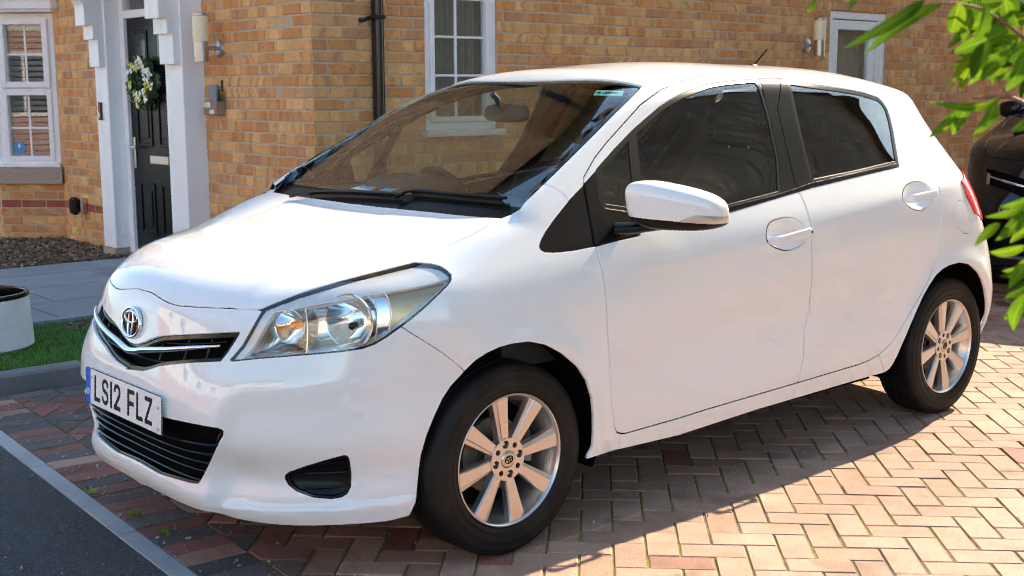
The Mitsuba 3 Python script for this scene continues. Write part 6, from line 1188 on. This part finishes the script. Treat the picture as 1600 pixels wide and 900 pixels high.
STEMS = [([[-0.1959,-2.8854,1.352],[-0.2245,-2.8678,1.3808],[-0.2374,-2.8397,1.3972],[-0.2579,-2.8084,1.3965]],0.0028),([[-0.1878,-2.8765,1.4269],[-0.2143,-2.8465,1.4592],[-0.2505,-2.8376,1.479],[-0.2944,-2.8225,1.4961],[-0.3204,-2.799,1.5004]],0.0026),([[-0.2346,-2.842,1.3972],[-0.2315,-2.8292,1.4072],[-0.2249,-2.8187,1.4202]],0.0016),([[-0.1831,-2.9142,1.2698],[-0.235,-2.8945,1.2755],[-0.2859,-2.8906,1.275]],0.0024),([[-0.19,-2.9218,1.2056],[-0.2404,-2.9004,1.2262],[-0.2804,-2.8904,1.2352]],0.0022),([[-0.1939,-2.926,1.1699],[-0.2438,-2.9042,1.1946],[-0.2912,-2.9006,1.2062]],0.0022),([[-0.047,-2.969,0.0],[-0.027,-2.959,0.5],[-0.097,-2.919,1.287],[-0.097,-2.919,1.637]],0.011),([[-0.097,-2.919,1.248],[-0.14650000000000002,-2.902,1.3],[-0.196,-2.885,1.352]],0.0035),([[-0.097,-2.919,1.311],[-0.14250000000000002,-2.8975,1.369],[-0.188,-2.876,1.427]],0.0035),([[-0.097,-2.919,1.179],[-0.14,-2.9165,1.2245],[-0.183,-2.914,1.27]],0.0035),([[-0.097,-2.919,1.125],[-0.14350000000000002,-2.9205,1.1655],[-0.19,-2.922,1.206]],0.0035),([[-0.097,-2.919,1.095],[-0.14550000000000002,-2.9225000000000003,1.1324999999999998],[-0.194,-2.926,1.17]],0.0035)]
# ---------------------------------------------------------------- shrub at the right, close to the camera
def leafproc(p, n, uv):
    v = dr.abs(uv.y-.5); vein = smoothstep(.035, .012, v)
    side = smoothstep(.86, .98, noise(uv.x*26+v*18, 3.0))
    c = mix((.045, .120, .008), (.15, .275, .013), fbm(p.x*40, p.y*40, p.z*40))
    return mix(c, (.30, .42, .07), dr.minimum(1, vein*.7+side*.15))
for nm_, k_ in (('leaf', (1, 1, 1)), ('leaf_dark', (.45, .50, .7)), ('leaf_young', (1.25, 1.08, .9))):
    mat(nm_, {'type': 'principledthin', 'base_color': proc((lambda kk: lambda p, n, uv: leafproc(p, n, uv)*mi.Color3f(*kk))(k_)), 'roughness': .32, 'diff_trans': 1.2, 'spec_trans': 0.0, 'eta': 1.45})
prin('twig', proc(lambda p, n, uv: mix((.16, .055, .035), (.25, .10, .05), fbm(p.x*60, p.y*60, p.z*60))), .55)
SH = thing('shrub', 'bright green leafy shrub with red stems, blurred, close at the right', 'shrub')
def leaf_mesh(b, t, w, roll, fold=.35, bend=.12):
    b, t = np.asarray(b, float), np.asarray(t, float); L = np.linalg.norm(t-b); d = (t-b)/L
    view = (b+t)/2-EYE; view /= np.linalg.norm(view); s = np.cross(d, view); s /= np.linalg.norm(s); n = np.cross(s, d)
    s, n = s*math.cos(roll)+n*math.sin(roll), n*math.cos(roll)-s*math.sin(roll)
    V, U, F = [], [], []; nu, nv = 15, 7
    for i in range(nu):
        a = i/(nu-1); prof = (np.sin(np.pi*min(1, a**.82))**.75)*(1-.12*a) if 0 < a < 1 else .0; prof = max(prof, .03 if a < .5 else .004)
        mid_ = b+d*L*a-n*bend*L*math.sin(np.pi*a)+n*0
        for j in range(nv):
            q = j/(nv-1)*2-1; rip = .02*w*math.sin(a*40+j)
            V.append(mid_+s*q*prof*w/2-n*(fold*abs(q)*prof*w/2-rip*abs(q))); U.append([a, j/(nv-1)])
    for i in range(nu-1):
        for j in range(nv-1): k = i*nv+j; F += [[k, k+1, k+nv+1], [k, k+nv+1, k+nv]]
    return trimesh.Trimesh(V, F, process=False), np.array(U)
for b, t, w, r in LEAVES:
    m, uv = leaf_mesh(b, t, w, r, .30+.2*rng.random(), .05+.12*rng.random()); scene[nkey(SH+'__leaf')] = mikit.ply(m, random.choice(('mat_leaf', 'mat_leaf', 'mat_leaf_dark', 'mat_leaf_young')), smooth=True, uv=uv)
for st_ in STEMS: put(SH, 'stem', tube(smooth_line(st_[0], 14), np.linspace(st_[1], st_[1]*.55, 14), 8), 'twig', 60)
